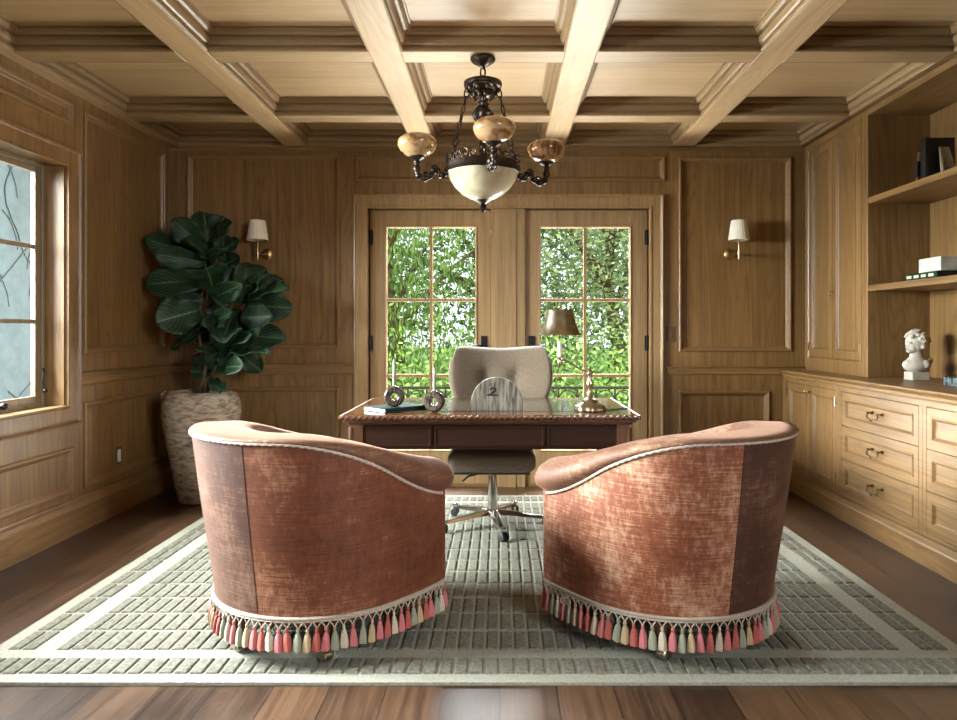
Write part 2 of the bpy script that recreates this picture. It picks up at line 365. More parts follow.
def smooth_pts(pts, n=8):
    P = [Vector(p) for p in pts]; out = []
    for i in range(len(P) - 1):
        p0 = P[max(i - 1, 0)]; p1 = P[i]; p2 = P[i + 1]; p3 = P[min(i + 2, len(P) - 1)]
        for k in range(n):
            t = k / n
            out.append(.5 * ((2 * p1) + (p2 - p0) * t + (2 * p0 - 5 * p1 + 4 * p2 - p3) * t * t + (3 * p1 - p0 - 3 * p2 + p3) * t ** 3))
    out.append(P[-1]); return out

# ================================================================= ROOM
XL, XR, YB, YF, ZC, ZB = -2.53, 2.75, 5.35, -1.6, 2.703, 2.60
MOLD = [(0, 0), (0, .010), (.006, .016), (.014, .016), (.018, .010), (.026, .006), (.034, -.006), (.040, -.010), (.040, -.014)]
def panelled(wallobj, ax, pos, sg, rects, mat):
    for (a0, a1, b0, b1) in rects:
        m = MB(); m.abox(ax, pos - sg * .0135, pos - sg * .030, a0 + .012, a1 - .012, b0 + .012, b1 - .012); m.build('panel', mat, wallobj)
        m = MB(); m.ring(ax, pos, sg, a0, a1, b0, b1, MOLD); m.build('panel_moulding', oakM, wallobj)
def holes_of(rects): return [(a + .014, b - .014, c + .014, d - .014) for a, b, c, d in rects]

m = MB(); m.box(XL - .3, XR + .2, YF - .2, YB + .12, -.08, 0); struct(m.build('floor', floorM))

# back wall with the pair of French doors
DO = (-1.005, 1.139, 0.0, 2.125)
backp = [(-2.392, -1.225, 1.06, 2.54), (-2.392, -1.225, .26, .765), (-1.105, 1.262, 2.335, 2.53),
         (1.365, 2.225, 1.035, 2.52), (1.365, 2.06, .26, .735)]
m = MB(); m.slab('Y', YB, YB + .0145, XL, XR, 0, ZC, holes_of(backp) + [DO])
m.slab('Y', YB + .0145, YB + .14, XL - .15, XR + .1, 0, 3.0, [DO])
wall_back = struct(m.build('wall_back', oakZ)); panelled(wall_back, 'Y', YB, -1, backp, oakZ)
# chair rails and frieze
def rail_prof(z0, z1): return [(0, z0), (-.012, z0), (-.016, z0 + .008), (-.012, z0 + .016), (-.012, z1 - .018), (-.024, z1 - .012), (-.026, z1 - .004), (-.02, z1), (0, z1)]
def back_rail(n, x0, x1, z0, z1):
    m = MB(); m.prism([(YB + y, z) for y, z in rail_prof(z0, z1)], 'X', x0, x1); return struct(m.build('trim_%d' % n, oakX))
back_rail(1, XL, -1.12, .86, .945); back_rail(2, 1.27, XR, .86, .925)
m = MB(); m.box(XL, XR, YB - .006, YB, 2.565, ZC); struct(m.build('trim_3', oakX))
# casing round the doors
m = MB()
cas = [(0, 0), (0, .030), (.012, .034), (.020, .026), (.028, .022), (.085, .020), (.092, .026), (.104, .026), (.108, .012), (.108, 0)]
def door_casing(m, x0, x1, zt, wd, prof):
    # an inverted U mitred at the top: outer edge at x0-wd
    vs = []; fs = []
    for (i, h) in prof:
        y = YB - h
        vs += [(x0 - wd + i, y, 0), (x0 - wd + i, y, zt + wd - i), (x1 + wd - i, y, zt + wd - i), (x1 + wd - i, y, 0)]
    for k in range(len(prof) - 1):
        for c in range(3): fs.append((k * 4 + c, k * 4 + c + 1, (k + 1) * 4 + c + 1, (k + 1) * 4 + c))
    m.add(vs, fs)
[m.box(a, b, YB + .071, YB + .12, 0, 2.125) for a, b in ((DO[0], DO[0] + .035), (DO[1] - .035, DO[1]))]; m.box(DO[0], DO[1], YB + .071, YB + .12, 2.09, 2.125)
door_casing(m, DO[0], DO[1], DO[3], .108, cas)
struct(m.build('trim_4', oakDoor))
m = MB(); m.box(-.069, .191, YB + .002, YB + .10, 0, 2.125); m.box(-.0, .122, YB - .004, YB + .01, 0, 2.125); m.build
struct(m.build('trim_5', oakDoor))
m = MB(); m.box(DO[0], DO[1], YB + .02, YB + .16, 0, .02); struct(m.build('trim_6', oakX))   # threshold

def french_door(n, x0, x1, g0, g1, hinge_left):
    m = MB(); y0, y1 = YB + .025, YB + .07
    zs = [.28, .848, 1.43, 1.987]; xm = (g0 + g1) / 2
    m.slab('Y', y0, y1, x0, x1, .02, 2.12, [(g0, g1, zs[0], zs[3])])
    m.ring('Y', y0, -1, g0 - .012, g1 + .012, zs[0] - .012, zs[3] + .012, [(0, 0), (0, .006), (.006, .008), (.014, 0), (.016, -.012)])
    m.box(xm - .012, xm + .012, y0 + .008, y1 - .008, zs[0], zs[3])
    for z in zs[1:3]: m.box(g0, g1, y0 + .009, y1 - .009, z - .012, z + .012)
    m.box(x0 + .05, x1 - .05, y0 - .004, y0, .10, .112)
    d = struct(m.build('door_%d' % n, oakDoor, bevel=.0015, seg=1))
    for a, b in ((g0, xm), (xm, g1)):
        for k in range(3):
            g = MB(); g.box(a - .004 + .012, b + .004 - .012, YB + .045, YB + .049, zs[k] + .008, zs[k + 1] - .008); g.build('glass_pane', glassM, d)
    hx = x0 + .004 if hinge_left else x1 - .004
    for z in (1.91, 1.10, .30):
        h = MB(); h.box(hx - .016, hx + .016, y0 - .006, y0, z - .055, z + .055); h.tube([(hx, y0 - .012, z - .06), (hx, y0 - .012, z + .06)], .008); h.build('hinge', black, d)
    kx = x1 - .05 if hinge_left else x0 + .05
    h = MB(); h.box(kx - .025, kx + .025, y0 - .008, y0, 1.02, 1.155)
    s = 1 if hinge_left else -1
    h.tube([(kx, y0 - .008, 1.08), (kx, y0 - .05, 1.08)], .011); h.tube([(kx, y0 - .05, 1.08), (kx - s * .10, y0 - .052, 1.078)], .009)
    h.build('door_handle', black, d, bevel=.002)
french_door(1, -.995, -.071, -.872, -.187, True)
french_door(2, .193, 1.130, .311, .997, False)

# left wall with window
WO = (1.70, 4.06, .753, 2.16); WO2 = (-1.1, .9, .753, 2.16)  # second opening is unseen, added behind the camera to let light in
leftp = [(4.25, 5.27, 1.06, 2.535), (4.25, 5.27, .24, .76), (1.58, 4.14, 2.405, 2.54), (2.9, 4.14, .24, .51), (1.58, 2.8, .24, .51), (-1.2, 1.35, .24, .51)]
m = MB(); m.slab('X', XL - .0145, XL, YF, YB, 0, ZC, holes_of(leftp) + [WO, WO2])
m.slab('X', XL - .15, XL - .0145, YF - .1, YB + .14, 0, 3.0, [WO, WO2])
wall_left = struct(m.build('wall_left', oakZ)); panelled(wall_left, 'X', XL, 1, leftp, oakZ)
m = MB(); m.prism([(XL - y, z) for y, z in rail_prof(.862, .945)], 'Y', 4.20, YB - .0) if False else None
vs = [(XL - y, z) for y, z in rail_prof(.86, .945)]
m = MB(); m.add([(x, 4.205, z) for x, z in vs] + [(x, YB, z) for x, z in vs], [tuple(range(9)), tuple(range(9, 18))] + [(i, (i + 1) % 9, 9 + (i + 1) % 9, 9 + i) for i in range(9)])
struct(m.build('trim_7', oakY))
for k, W in enumerate((WO, WO2)):
    m = MB(); m.ring('X', XL, 1, W[0] - .13, W[1] + .13, W[2] - .11, W[3] + .11, [(0, 0), (0, .028), (.012, .032), (.02, .022), (.03, .018), (.10, .016), (.108, .022), (.118, .022), (.12, 0), (.12, -.02), (.11, -.13)])
    struct(m.build('trim_%d' % (8 + k), oakZ))
    m = MB(); X0, X1 = XL - .147, XL - .118
    m.slab('X', X0, X1, W[0] + .0, W[1] - .0, W[2], W[3], [(W[0] + .07, W[1] - .07, W[2] + .07, W[3] - .06)])
    m.slab('X', X0 - .02, X1 + .012, W[0], W[1], W[2], W[3], [(W[0] + .028, W[1] - .028, W[2] + .028, W[3] - .028)])
    g0, g1, h0, h1 = W[0] + .07, W[1] - .07, W[2] + .07, W[3] - .06
    for j in (1, 2):
        z = h0 + (h1 - h0) * j / 3; m.box(X0 + .004, X1 - .004, g0, g1, z - .012, z + .012)
    for j in (1, 2, 3):
        y = g0 + (g1 - g0) * j / 4; m.box(X0 + .004, X1 - .004, y - (.04 if j == 2 else .012), y + (.04 if j == 2 else .012), h0, h1)
    wn = struct(m.build('window_%d' % (k + 1), sashM, bevel=.002, seg=1))
    for a in range(4):
        for b in range(3):
            ya, yb = g0 + (g1 - g0) * a / 4, g0 + (g1 - g0) * (a + 1) / 4; za, zb = h0 + (h1 - h0) * b / 3, h0 + (h1 - h0) * (b + 1) / 3
            g = MB(); g.box(X0 - .014, X0 - .009, ya + .012, yb - .012, za + .012, zb - .012); g.build('glass_pane', glassM, wn)
    if k == 0:
        h = MB(); yy = W[1] - .035; h.tube(smooth_pts([(X1 + .02, yy, .98), (X1 + .035, yy, .95), (X1 + .028, yy - .004, .90), (X1 + .04, yy - .01, .86)], 4), [.006] * 13, 6); h.ball((X1 + .04, yy - .01, .852), .012, 8)
        h.build('window_latch', black, wn, smooth=True)
        h = MB(); h.tube([(X1 + .0, 3.63, .80), (X1 + .05, 3.63, .80)], .012); h.ball((X1 + .055, 3.66, .80), .02, 8); h.build('window_crank', black, wn, smooth=True)

# right wall (behind the built-ins) and rear wall
m = MB(); m.box(XR, XR + .12, YF, YB, 0, ZC); struct(m.build('wall_right', oakZ))
m = MB(); m.box(XL, XR, YF - .12, YF, 0, ZC); struct(m.build('wall_front', mahogZ))

# ceiling with beams and coffers
m = MB(); m.box(XL - .15, XR + .1, YF - .1, YB + .14, ZC, ZC + .1); ceil = struct(m.build('ceiling', oakCeil))
BX = [-1.558, -.579, .41, 1.40]; BY = [-.625, .430, 1.485, 2.54, 3.595, 4.65]
for x in BX:
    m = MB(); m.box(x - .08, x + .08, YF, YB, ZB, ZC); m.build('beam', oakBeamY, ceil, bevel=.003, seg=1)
m = MB(); m.box(XL, -2.45, YF, YB, ZB, ZC); m.build('beam', oakBeamY, ceil)
xs = [-2.45] + [v for x in BX for v in (x - .08, x + .08)] + [2.29]
ys = [YF] + [v for y in BY for v in (y - .07, y + .07)] + [YB - .03]
for y in BY:
    for i in range(0, len(xs), 2):
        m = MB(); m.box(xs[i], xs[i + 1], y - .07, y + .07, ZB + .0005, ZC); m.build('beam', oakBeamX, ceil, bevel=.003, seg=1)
CROWN = [(0, .102), (.004, .102), (.010, .096), (.010, .086), (.002, .084), (.002, .074), (.012, .072), (.020, .066), (.026, .054), (.028, .040), (.022, .038), (.022, .032), (.040, .030), (.050, .022), (.056, .010), (.064, .010), (.064, 0)]
for i in range(0, len(xs), 2):
    for j in range(0, len(ys), 2):
        m = MB(); m.ring('Z', ZC, -1, xs[i], xs[i + 1], ys[j], ys[j + 1], CROWN); m.build('crown_moulding', oakMC, ceil)
m = MB(); m.box(XL, 2.29, YB - .03, YB - .006, ZB, ZC); m.build('beam', oakBeamX, ceil)

# baseboards
def bb_poly(h=.20, t=.045): return [(0, 0), (t, 0), (t, h - .05), (t - .008, h - .042), (t - .012, h - .02), (t - .026, h - .008), (t - .03, h), (0, h)]
m = MB(); m.prism([(XL + a, b) for a, b in bb_poly()], 'Y', YF, YB)
m.v = [(p[0], p[1], p[2]) for p in m.v]
struct(m.build('baseboard_left', oakY))
k = 1
for a, b in ((XL, DO[0] - .11), (DO[1] + .11, 2.20)):
    m = MB(); m.prism([(YB - p, z) for p, z in bb_poly(.20, .03)], 'X', a, b); struct(m.build('baseboard_back' if k == 1 else 'baseboard_back_right', oakX)); k = 2
m = MB(); m.prism([(2.19 - p, z) for p, z in bb_poly(.152, .035)], 'Y', 1.93, YB); m.box(2.19, XR, 1.93, YB, 0, .15); struct(m.build('baseboard_right', oakY))

# plates
t = thing('light_switch', 'small bronze light switch plate right of the French doors', 'light switch', (1.30, YB, 1.17))
m = MB(); m.box(-.035, .035, -.006, 0, -.058, .058); m.build('cover_plate', plateM, t, bevel=.003)
m = MB(); m.box(-.015, .015, -.010, -.006, -.03, .03); m.build('rocker', plateM, t, bevel=.001)
t = thing('wall_outlet', 'electrical outlet plate low on the left panelled wall', 'outlet', (XL - .0135 + .001, 4.66, .365))
m = MB(); m.box(0, .006, -.036, .036, -.058, .058); m.build('cover_plate', plateM, t, bevel=.002)
m = MB(); m.box(.006, .010, -.018, .018, -.04, .04); m.build('socket', plain('ivory_plastic', (.6, .58, .52), .4), t, bevel=.002)

# ================================================================= BUILT-INS (right)
def front_leaf(m, X, y0, y1, z0, z1, inset=.045, th=.02):
    """a framed door or drawer front facing -X with a sunk field"""
    r = (y0 + inset, y1 - inset, z0 + inset, z1 - inset)
    m.slab('X', X, X + th, y0, y1, z0, z1, [(r[0] + .012, r[1] - .012, r[2] + .012, r[3] - .012)])
    m.box(X + .010, X + th, r[0], r[1], r[2], r[3])
    m.ring('X', X, -1, r[0], r[1], r[2], r[3], [(0, 0), (.001, .004), (.007, .005), (.011, 0), (.016, -.008), (.02, -.011)])
def hinge(X, y, z, parent):
    h = MB(); h.tube([(X - .004, y, z - .03), (X - .004, y, z + .03)], .0045, 6); h.build('hinge', brassDk, parent)
XB, XU = 2.16, 2.33
# base cabinet with two doors
t = thing('base_cabinet', 'oak floor cabinet with two doors under the right counter in the corner', 'cabinet', (0, 0, 0))
m = MB(); m.box(XB + .022, XR - .004, 4.462, 5.345, .153, .84); m.slab('X', XB, XB + .022, 4.462, 5.345, .153, .84, [(4.50, 5.26, .172, .812)]); m.build('body', oakZ, t)
for k, (a, b) in enumerate(((4.503, 4.878), (4.882, 5.257))):
    m = MB(); front_leaf(m, XB, a, b, .175, .809); d = m.build('door', oakZ, t)
    ky = b - .02 if k == 0 else a + .02
    h = MB(); h.tube([(XB, ky, .77), (XB - .02, ky, .77)], .005); h.ball((XB - .024, ky, .77), .011, 8); h.build('knob', brass, d, smooth=True)
    for z in (.25, .74): hinge(XB, a - .001 if k == 0 else b + .001, z, d)
# drawer chests
def bail(y, z):
    h = MB()
    for s in (-1, 1):
        h.tube([(XB + .012, y + s * .052, z), (XB - .004, y + s * .052, z)], .009, 8); h.tube([(XB, y + s * .052, z), (XB - .022, y + s * .052, z)], .004, 6); h.ball((XB - .022, y + s * .052, z), .007, 8)
    h.tube(smooth_pts([(XB - .02, y - .052, z), (XB - .024, y - .060, z - .018), (XB - .026, y - .044, z - .032), (XB - .028, y - .016, z - .034), (XB - .030, y, z - .044), (XB - .028, y + .016, z - .034), (XB - .026, y + .044, z - .032), (XB - .024, y + .060, z - .018), (XB - .02, y + .052, z)], 4), .0046, 6)
    return h
labs = ['oak three-drawer base unit beside the two-door floor cabinet', 'oak three-drawer base unit cut by the right edge of the picture', 'oak three-drawer base unit nearest to the front end of the counter']
labs[1] = 'oak three-drawer base unit second along from the two-door floor cabinet'
labs[2] = 'oak three-drawer base unit third along, at the near end of the counter'
for k, (a, b) in enumerate(((3.58, 4.46), (2.76, 3.578), (1.94, 2.758))):
    t = thing('drawer_chest', labs[k], 'drawer unit', (0, 0, 0), 0)
    m = MB(); m.box(XB + .022, XR - .004, a, b, .153, .84)
    zz = [.175 + .2125 * i for i in range(4)]
    hl = [(a + .03, b - .03, zz[i] - .0015, zz[i + 1] - .0025 - .0015 + .003) for i in range(3)]
    m.slab('X', XB, XB + .022, a, b, .153, .84, [(a + .03, b - .03, .172, .812)]); m.build('body', oakY, t)
    for i in range(3):
        m = MB(); front_leaf(m, XB, a + .033, b - .033, zz[i], zz[i + 1] - .004, inset=.045); d = m.build('drawer', oakY, t)
        bail((a + b) / 2, (zz[i] + zz[i + 1]) / 2 + .012).build('handle', bronzeH, d, smooth=True)
# counter
m = MB(); pr = [(XR - .004, .84), (XB - .004, .84), (XB - .006, .848), (XB - .014, .852), (XB - .016, .862), (XB - .012, .868), (XB - .022, .876), (XB - .03, .888), (XB - .032, .896), (XB - .024, .90), (XR - .004, .90)]
m.add([(x, 1.93, z) for x, z in pr] + [(x, YB - .03, z) for x, z in pr], [tuple(range(11)), tuple(range(11, 22))] + [(i, (i + 1) % 11, 11 + (i + 1) % 11, 11 + i) for i in range(11)])
tag(m.build('countertop', oakY), 'long oak counter running over the base units on the right', 'countertop')
# tall cupboard on the counter
t = thing('wall_cupboard', 'tall oak cupboard with two panelled doors standing on the counter', 'cupboard')
m = MB(); m.box(XU + .022, XR - .004, 4.472, 5.345, .901, 2.598); m.slab('X', XU, XU + .022, 4.472, 5.345, .901, 2.598, [(4.53, 5.28, 1.0, 2.545)])
m.ring('X', XU, -1, 4.51, 5.30, .98, 2.565, [(0, 0), (0, .004), (.012, .006), (.018, 0)]); m.build('body', oakZ, t)
for k, (a, b) in enumerate(((4.532, 4.903), (4.907, 5.278))):
    m = MB(); front_leaf(m, XU, a, b, 1.003, 2.542, inset=.05); d = m.build('door', oakZ, t)
    ky = b - .018 if k == 0 else a + .018
    h = MB(); h.box(XU - .003, XU, ky - .006, ky + .006, 1.42, 1.50); h.ball((XU - .014, ky, 1.46), .010, 8); h.build('knob', brass, d, smooth=True)
    for z in (1.08, 2.44): hinge(XU, a - .001 if k == 0 else b + .001, z, d)
# open bookcase
t = thing('bookcase', 'open oak bookcase with two deep shelves above the counter', 'bookcase')
for y0, y1 in ((4.435, 4.470), (1.94, 1.975)):
    m = MB(); m.box(XU, XR - .026, y0, y1, .901, 2.598); m.build('side_panel', oakZ, t, bevel=.0015, seg=1)
m = MB(); m.box(XR - .025, XR - .004, 1.94, 4.47, .901, 2.598); m.build('back_panel', oakZ, t)
m = MB(); m.box(XU + .001, XR - .026, 1.976, 4.434, 2.56, 2.598); m.build('top_panel', oakY, t)
for z0, z1 in ((2.0, 2.038), (1.445, 1.483)):
    m = MB(); m.box(XU + .002, XR - .026, 1.976, 4.434, z0, z1); m.build('shelf', oakY, t, bevel=.002, seg=1)
# fascia over the built-ins
m = MB(); m.box(2.29, XR, YF, YB - .006, ZB, ZC); struct(m.build('trim_10', oakY))

# ================================================================= RUG
rx0, rx1, ry0, ry1 = -1.887, 1.724, 2.36, 5.03
m = MB(); m.box(rx0, rx1, ry0, ry1, .001, .012)
m.m = 1
def blk(x0, x1, y0, y1):
    z0, z1, b = .012, .0185, .006
    vs = [(x0, y0, z0), (x1, y0, z0), (x1, y1, z0), (x0, y1, z0), (x0 + b * .4, y0 + b * .4, z1 - .002), (x1 - b * .4, y0 + b * .4, z1 - .002), (x1 - b * .4, y1 - b * .4, z1 - .002), (x0 + b * .4, y1 - b * .4, z1 - .002),
          (x0 + b, y0 + b, z1), (x1 - b, y0 + b, z1), (x1 - b, y1 - b, z1), (x0 + b, y1 - b, z1)]
    m.add(vs, [(0, 1, 5, 4), (1, 2, 6, 5), (2, 3, 7, 6), (3, 0, 4, 7), (4, 5, 9, 8), (5, 6, 10, 9), (6, 7, 11, 10), (7, 4, 8, 11), (8, 9, 10, 11)])
rnd = random.Random(4)
def row(y0, y1, xa, xb, p=.0535, g=.009):
    n = round((xb - xa) / p); p = (xb - xa) / n
    for i in range(n): blk(xa + i * p + g / 2, xa + (i + 1) * p - g / 2, y0 + rnd.uniform(0, .004), y1 - rnd.uniform(0, .004))
ex, bandw = .055, .06
row(ry0 + ex, ry0 + ex + .115, rx0 + ex, rx1 - ex); row(ry1 - ex - .115, ry1 - ex, rx0 + ex, rx1 - ex)
fy0, fy1 = ry0 + ex + .115 + bandw, ry1 - ex - .115 - bandw
nr = 13; pr_ = (fy1 - fy0) / nr
for j in range(nr):
    y0, y1 = fy0 + j * pr_ + .007, fy0 + (j + 1) * pr_ - .007
    row(y0, y1, rx0 + ex, rx0 + ex + .107); row(y0, y1, rx1 - ex - .107, rx1 - ex)
    row(y0, y1, rx0 + ex + .107 + .075, rx1 - ex - .107 - .075)
tag(m.build('area_rug', [rugCream, rugBlock]), 'large grey and cream rug of raised rectangular blocks under the desk', 'rug')
ZR = .0185

# ================================================================= TUB ARMCHAIRS
def outline(t):
    """t in [-1,1] from the left arm front round the back to the right arm front; returns point and outward normal"""
    r = .414; half = PI / 2 * r; st = .30; T = half + st
    s = t * T
    if abs(s) <= half:
        a = s / r; return Vector((r * math.sin(a), -r * math.cos(a))), Vector((math.sin(a), -math.cos(a)))
    q = abs(s) - half; sg = 1 if s > 0 else -1
    k = q / st
    x = r - .035 * k * k; n = Vector((1, .23 * k)).normalized()
    return Vector((sg * x, q)), Vector((sg * n.x, n.y))
def sstep(a, b, x): x = max(0, min(1, (x - a) / (b - a))); return x * x * (3 - 2 * x)
def ztop(t): return .812 - .160 * sstep(.3, 1.15, abs(t)) 
def zseam(t): return ztop(t) - .020 - .122 * sstep(.3, 1.0, abs(t))
def lean(t): return .084 * (1 - sstep(.35, .8, abs(t)))
def outer_pt(t, z, off=0):
    p, n = outline(t); zs = zseam(t); k = max(0, min(1, (z - .165) / (zs - .165)))
    o = lean(t) * k ** 1.4 + .012 * math.sin(PI * k) + off
    return Vector((p.x + n.x * o, p.y + n.y * o, z))
def roll_section(t):
    """closed-ish loop from the seam over the roll down inside to the seat"""
    p, n = outline(t); zt, zs = ztop(t), zseam(t); th = .235 - .085 * sstep(.35, .9, abs(t))
    o0 = lean(t); out = []
    h = zt - zs
    bul = .010 + .042 * sstep(.4, .95, abs(t))
    prof = [(o0 - .006, zs), (o0 + bul * .8, zs + h * .22), (o0 + bul, zs + h * .48), (o0 + bul * .45, zs + h * .78), (o0 - th * .2, zt - .004), (o0 - th * .5, zt), (o0 - th * .8, zt - .008), (o0 - th - .012, zt - .030), (o0 - th - .020, zt - .08), (o0 * .5 - th, .55), (-th, .30)]
    return [(a, z) for a, z in prof]
def make_armchair(labels_loc, velA=None, velB=None):
    root = thing('tub_armchair', labels_loc[0], 'armchair', (labels_loc[1], labels_loc[2], ZR), labels_loc[3])
    NT = 72; ts = [-1 + 2 * i / NT for i in range(NT + 1)]
    # outside arms and outside back
    c = .18
    def strip(name, t0, t1, mat, off):
        m = MB(); n = max(8, int((t1 - t0) * 36)); nz = 14
        def f(u, v):
            # v wraps: outer up then inner down
            t = t0 + (t1 - t0) * u
            return outer_pt(t, .165 + (zseam(t) - .165) * v, off)
        def g(u, v):
            t = t0 + (t1 - t0) * u
            return outer_pt(t, .165 + (zseam(t) - .165) * v, -.02)
        m.grid(f, n, nz); k = len(m.v); m.grid(g, n, nz)
        for i in range(n - 1):
            for j in (0, nz - 1):
                a, b = i * nz + j, (i + 1) * nz + j; m.f.append((a, b, b + k, a + k)); m.mi.append(0)
        for j in range(nz - 1):
            for i in (0, n - 1):
                a = i * nz + j; m.f.append((a, a + 1, a + 1 + k, a + k)); m.mi.append(0)
        o = m.build(name, mat, root, smooth=True); return o
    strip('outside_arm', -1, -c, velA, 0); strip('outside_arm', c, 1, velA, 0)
    strip('outside_back', -c + .001, c - .001, velB, .0015)
    # padded roll and inside
    m = MB(); sec = []
    ext = []
    for t in ts: ext.append((t, 1.0))
    rings = []
    for t in ts:
        p, n = outline(t)
        rings.append([Vector((p.x + n.x * a, p.y + n.y * a, z)) for a, z in roll_section(t)])
    # rounded front ends
    def end_caps(ring, dirv):
        out = []
        c0 = sum(ring[:9], Vector()) / 9
        for k in range(1, 5):
            a = k / 4 * PI / 2; s = math.cos(a); d = .05 * math.sin(a)
            cc = []
            for idx, q in enumerate(ring):
                w = 1 if idx < 9 else .4
                cen = c0 if idx < 9 else Vector((c0.x, c0.y, q.z))
                e = cen + (q - cen) * (.18 + .82 * s)
                cc.append(e + dirv * d)
            out.append(cc)
        return out
    allr = list(reversed(end_caps(rings[0], Vector((0, 1, 0))))) + rings + end_caps(rings[-1], Vector((0, 1, 0)))
    ns = len(rings[0])
    vs = [q for r_ in allr for q in r_]; fs = []
    for i in range(len(allr) - 1):
        for j in range(ns - 1): fs.append((i * ns + j, i * ns + j + 1, (i + 1) * ns + j + 1, (i + 1) * ns + j))
    fs.append(tuple(range(ns))); fs.append(tuple((len(allr) - 1) * ns + j for j in range(ns)))
    m.add(vs, fs); m.build('arm_roll', velT, root, smooth=True, auto=70)
    # front arm facings (close the shell below the roll)
    for sg in (-1, 1):
        m = MB(); p, n = outline(sg); x1 = p.x + sg * .0; x0 = p.x - sg * .14
        lo, hi = min(x0, x1), max(x0, x1)
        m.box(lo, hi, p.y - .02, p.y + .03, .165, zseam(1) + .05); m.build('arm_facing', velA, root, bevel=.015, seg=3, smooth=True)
    # seat cushion, deck and front rail
    def ell(t, k=0.0): return t
    def seat_fn(zs, rr):
        m = MB(); n = 48; vs = []; fs = []
        for (z, sc_) in zs:
            for i in range(n):
                a = 2 * PI * i / n; x = math.cos(a); y = math.sin(a)
                yy = y * rr if y < 0 else y * (rr + .02)
                xx = x * rr
                vs.append((xx * sc_, (yy * sc_) + .0, z))
        for k in range(len(zs) - 1):
            for i in range(n): fs.append((k * n + i, k * n + (i + 1) % n, (k + 1) * n + (i + 1) % n, (k + 1) * n + i))
        fs.append(tuple(range(n))); fs.append(tuple((len(zs) - 1) * n + i for i in range(n)))
        m.add(vs, fs); return m
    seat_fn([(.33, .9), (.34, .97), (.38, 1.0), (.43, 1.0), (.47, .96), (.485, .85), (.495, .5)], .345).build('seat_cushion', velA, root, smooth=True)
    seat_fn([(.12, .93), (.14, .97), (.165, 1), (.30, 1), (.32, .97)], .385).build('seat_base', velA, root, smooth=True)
    # cord on the seam
    m = MB(); pts = []
    for i in range(301):
        t = -1 + 2 * i / 300; q = outer_pt(t, zseam(t) + .0); p, n = outline(t); pts.append((q.x + n.x * .004, q.y + n.y * .004, q.z + .002))
    m.tube(pts, .0062, 8, twist=.9); m.build('seam_cord', cordM, root, smooth=True)
    # braid round the bottom
    def base_pt(s):
        """closed base outline, s in [0,1): back arc, sides, front"""
        r = .422; per = PI * r + 2 * .30 + 2 * .40
        d = s * per
        a_len = PI * r
        if d < a_len: a = -PI / 2 + d / r; return Vector((r * math.sin(a), -r * math.cos(a))), Vector((math.sin(a), -math.cos(a)))
        d -= a_len
        if d < .30: return Vector((r - .035 * (d / .3) ** 2, d)), Vector((1, .1)).normalized()
        d -= .30
        if d < .80:
            u = 1 - 2 * d / .80; return Vector((u * (r - .035), .30 + .05 * (1 - u * u) + .012)), Vector((0.15 * u, 1)).normalized()
        d -= .80
        return Vector((-(r - .035 * ((.3 - d) / .3) ** 2), .30 - d)), Vector((-1, .1)).normalized()
    NB = 160; m = MB(); vs = []; fs = []
    prof = [(-.004, .159), (.004, .159), (.006, .161), (.004, .163), (.004, .166), (.007, .169), (.007, .174), (.003, .177), (-.004, .177)]
    for i in range(NB):
        p, n = base_pt(i / NB)
        for o, z in prof: vs.append((p.x + n.x * o, p.y + n.y * o, z))
    k = len(prof)
    for i in range(NB):
        for j in range(k): fs.append((i * k + j, i * k + (j + 1) % k, ((i + 1) % NB) * k + (j + 1) % k, ((i + 1) % NB) * k + j))
    m.add(vs, fs); braid = m.build('fringe_braid', braidM, root, smooth=True)
    # tassels
    NTas = 84; order = [0, 1, 2, 3, 1, 0, 2, 4, 0, 2, 3, 0, 1, 4]
    protos = {}
    for i in range(NTas):
        p, n = base_pt((i + .5) / NTas); ci = order[i % len(order)]
        if ci not in protos:
            m = MB()
            m.lathe([(.0015, .082), (.0050, .080), (.0062, .074), (.0050, .069), (.0036, .066), (.0075, .062), (.0120, .044), (.0155, .016), (.0150, .003), (.004, .002)], n=16, wob=lambda a, z: 1 + (.13 * math.sin(4 * a) if z < .055 else 0))
            m.m = 1; m.tube([(-.0158, 0, .104), (-.012, .0, .098), (-.005, 0, .088), (0, 0, .077)], .0026, 5); m.tube([(.0158, 0, .104), (.012, 0, .098), (.005, 0, .088), (0, 0, .077)], .0026, 5)
            o = m.build('tassel', [tass[ci], braidM], braid, smooth=True); protos[ci] = o
        else:
            o = protos[ci].copy(); COL.objects.link(o); o.parent = braid
        o.location = (p.x + n.x * .004, p.y + n.y * .004, .059 + rnd.uniform(-.002, .002)); o.rotation_euler = (0, rnd.uniform(-.06, .06), math.atan2(n.y, n.x) + PI / 2)
    # feet with brass casters
    for a in (0, 57, -57, 118, -118):
        x, y = .372 * math.sin(R(a)), -.372 * math.cos(R(a))
        m = MB(); m.lathe([(.036, .14), (.040, .11), (.030, .075), (.034, .062), (.026, .05)], (x, y, 0), 16); ft = m.build('foot', mahogZ, root, smooth=True)
        m = MB(); m.lathe([(.031, .062), (.033, .046), (.018, .038)], (x, y, 0), 16)
        for s in (-1, 1): m.box(x - .008, x + .024, y + s * .020 - .002, y + s * .020 + .002, .012, .050)
        Mx = Matrix.Rotation(R(90), 4, 'X'); m.lathe([(.018, -.017), (.0225, -.013), (.0225, .013), (.018, .017)], (x + .008, y, .0227), 18, M=Mx); m.build('caster', brassDk, ft, smooth=True)
    return root
make_armchair(('rust velvet tub armchair with tasselled fringe, the left-hand of the pair facing the desk', -.718, 2.865, R(-43)), velA, velB)
make_armchair(('rust velvet tub armchair with tasselled fringe, the right-hand of the pair with a pale sheen in its colour', .672, 2.865, R(43)), velC, velB)

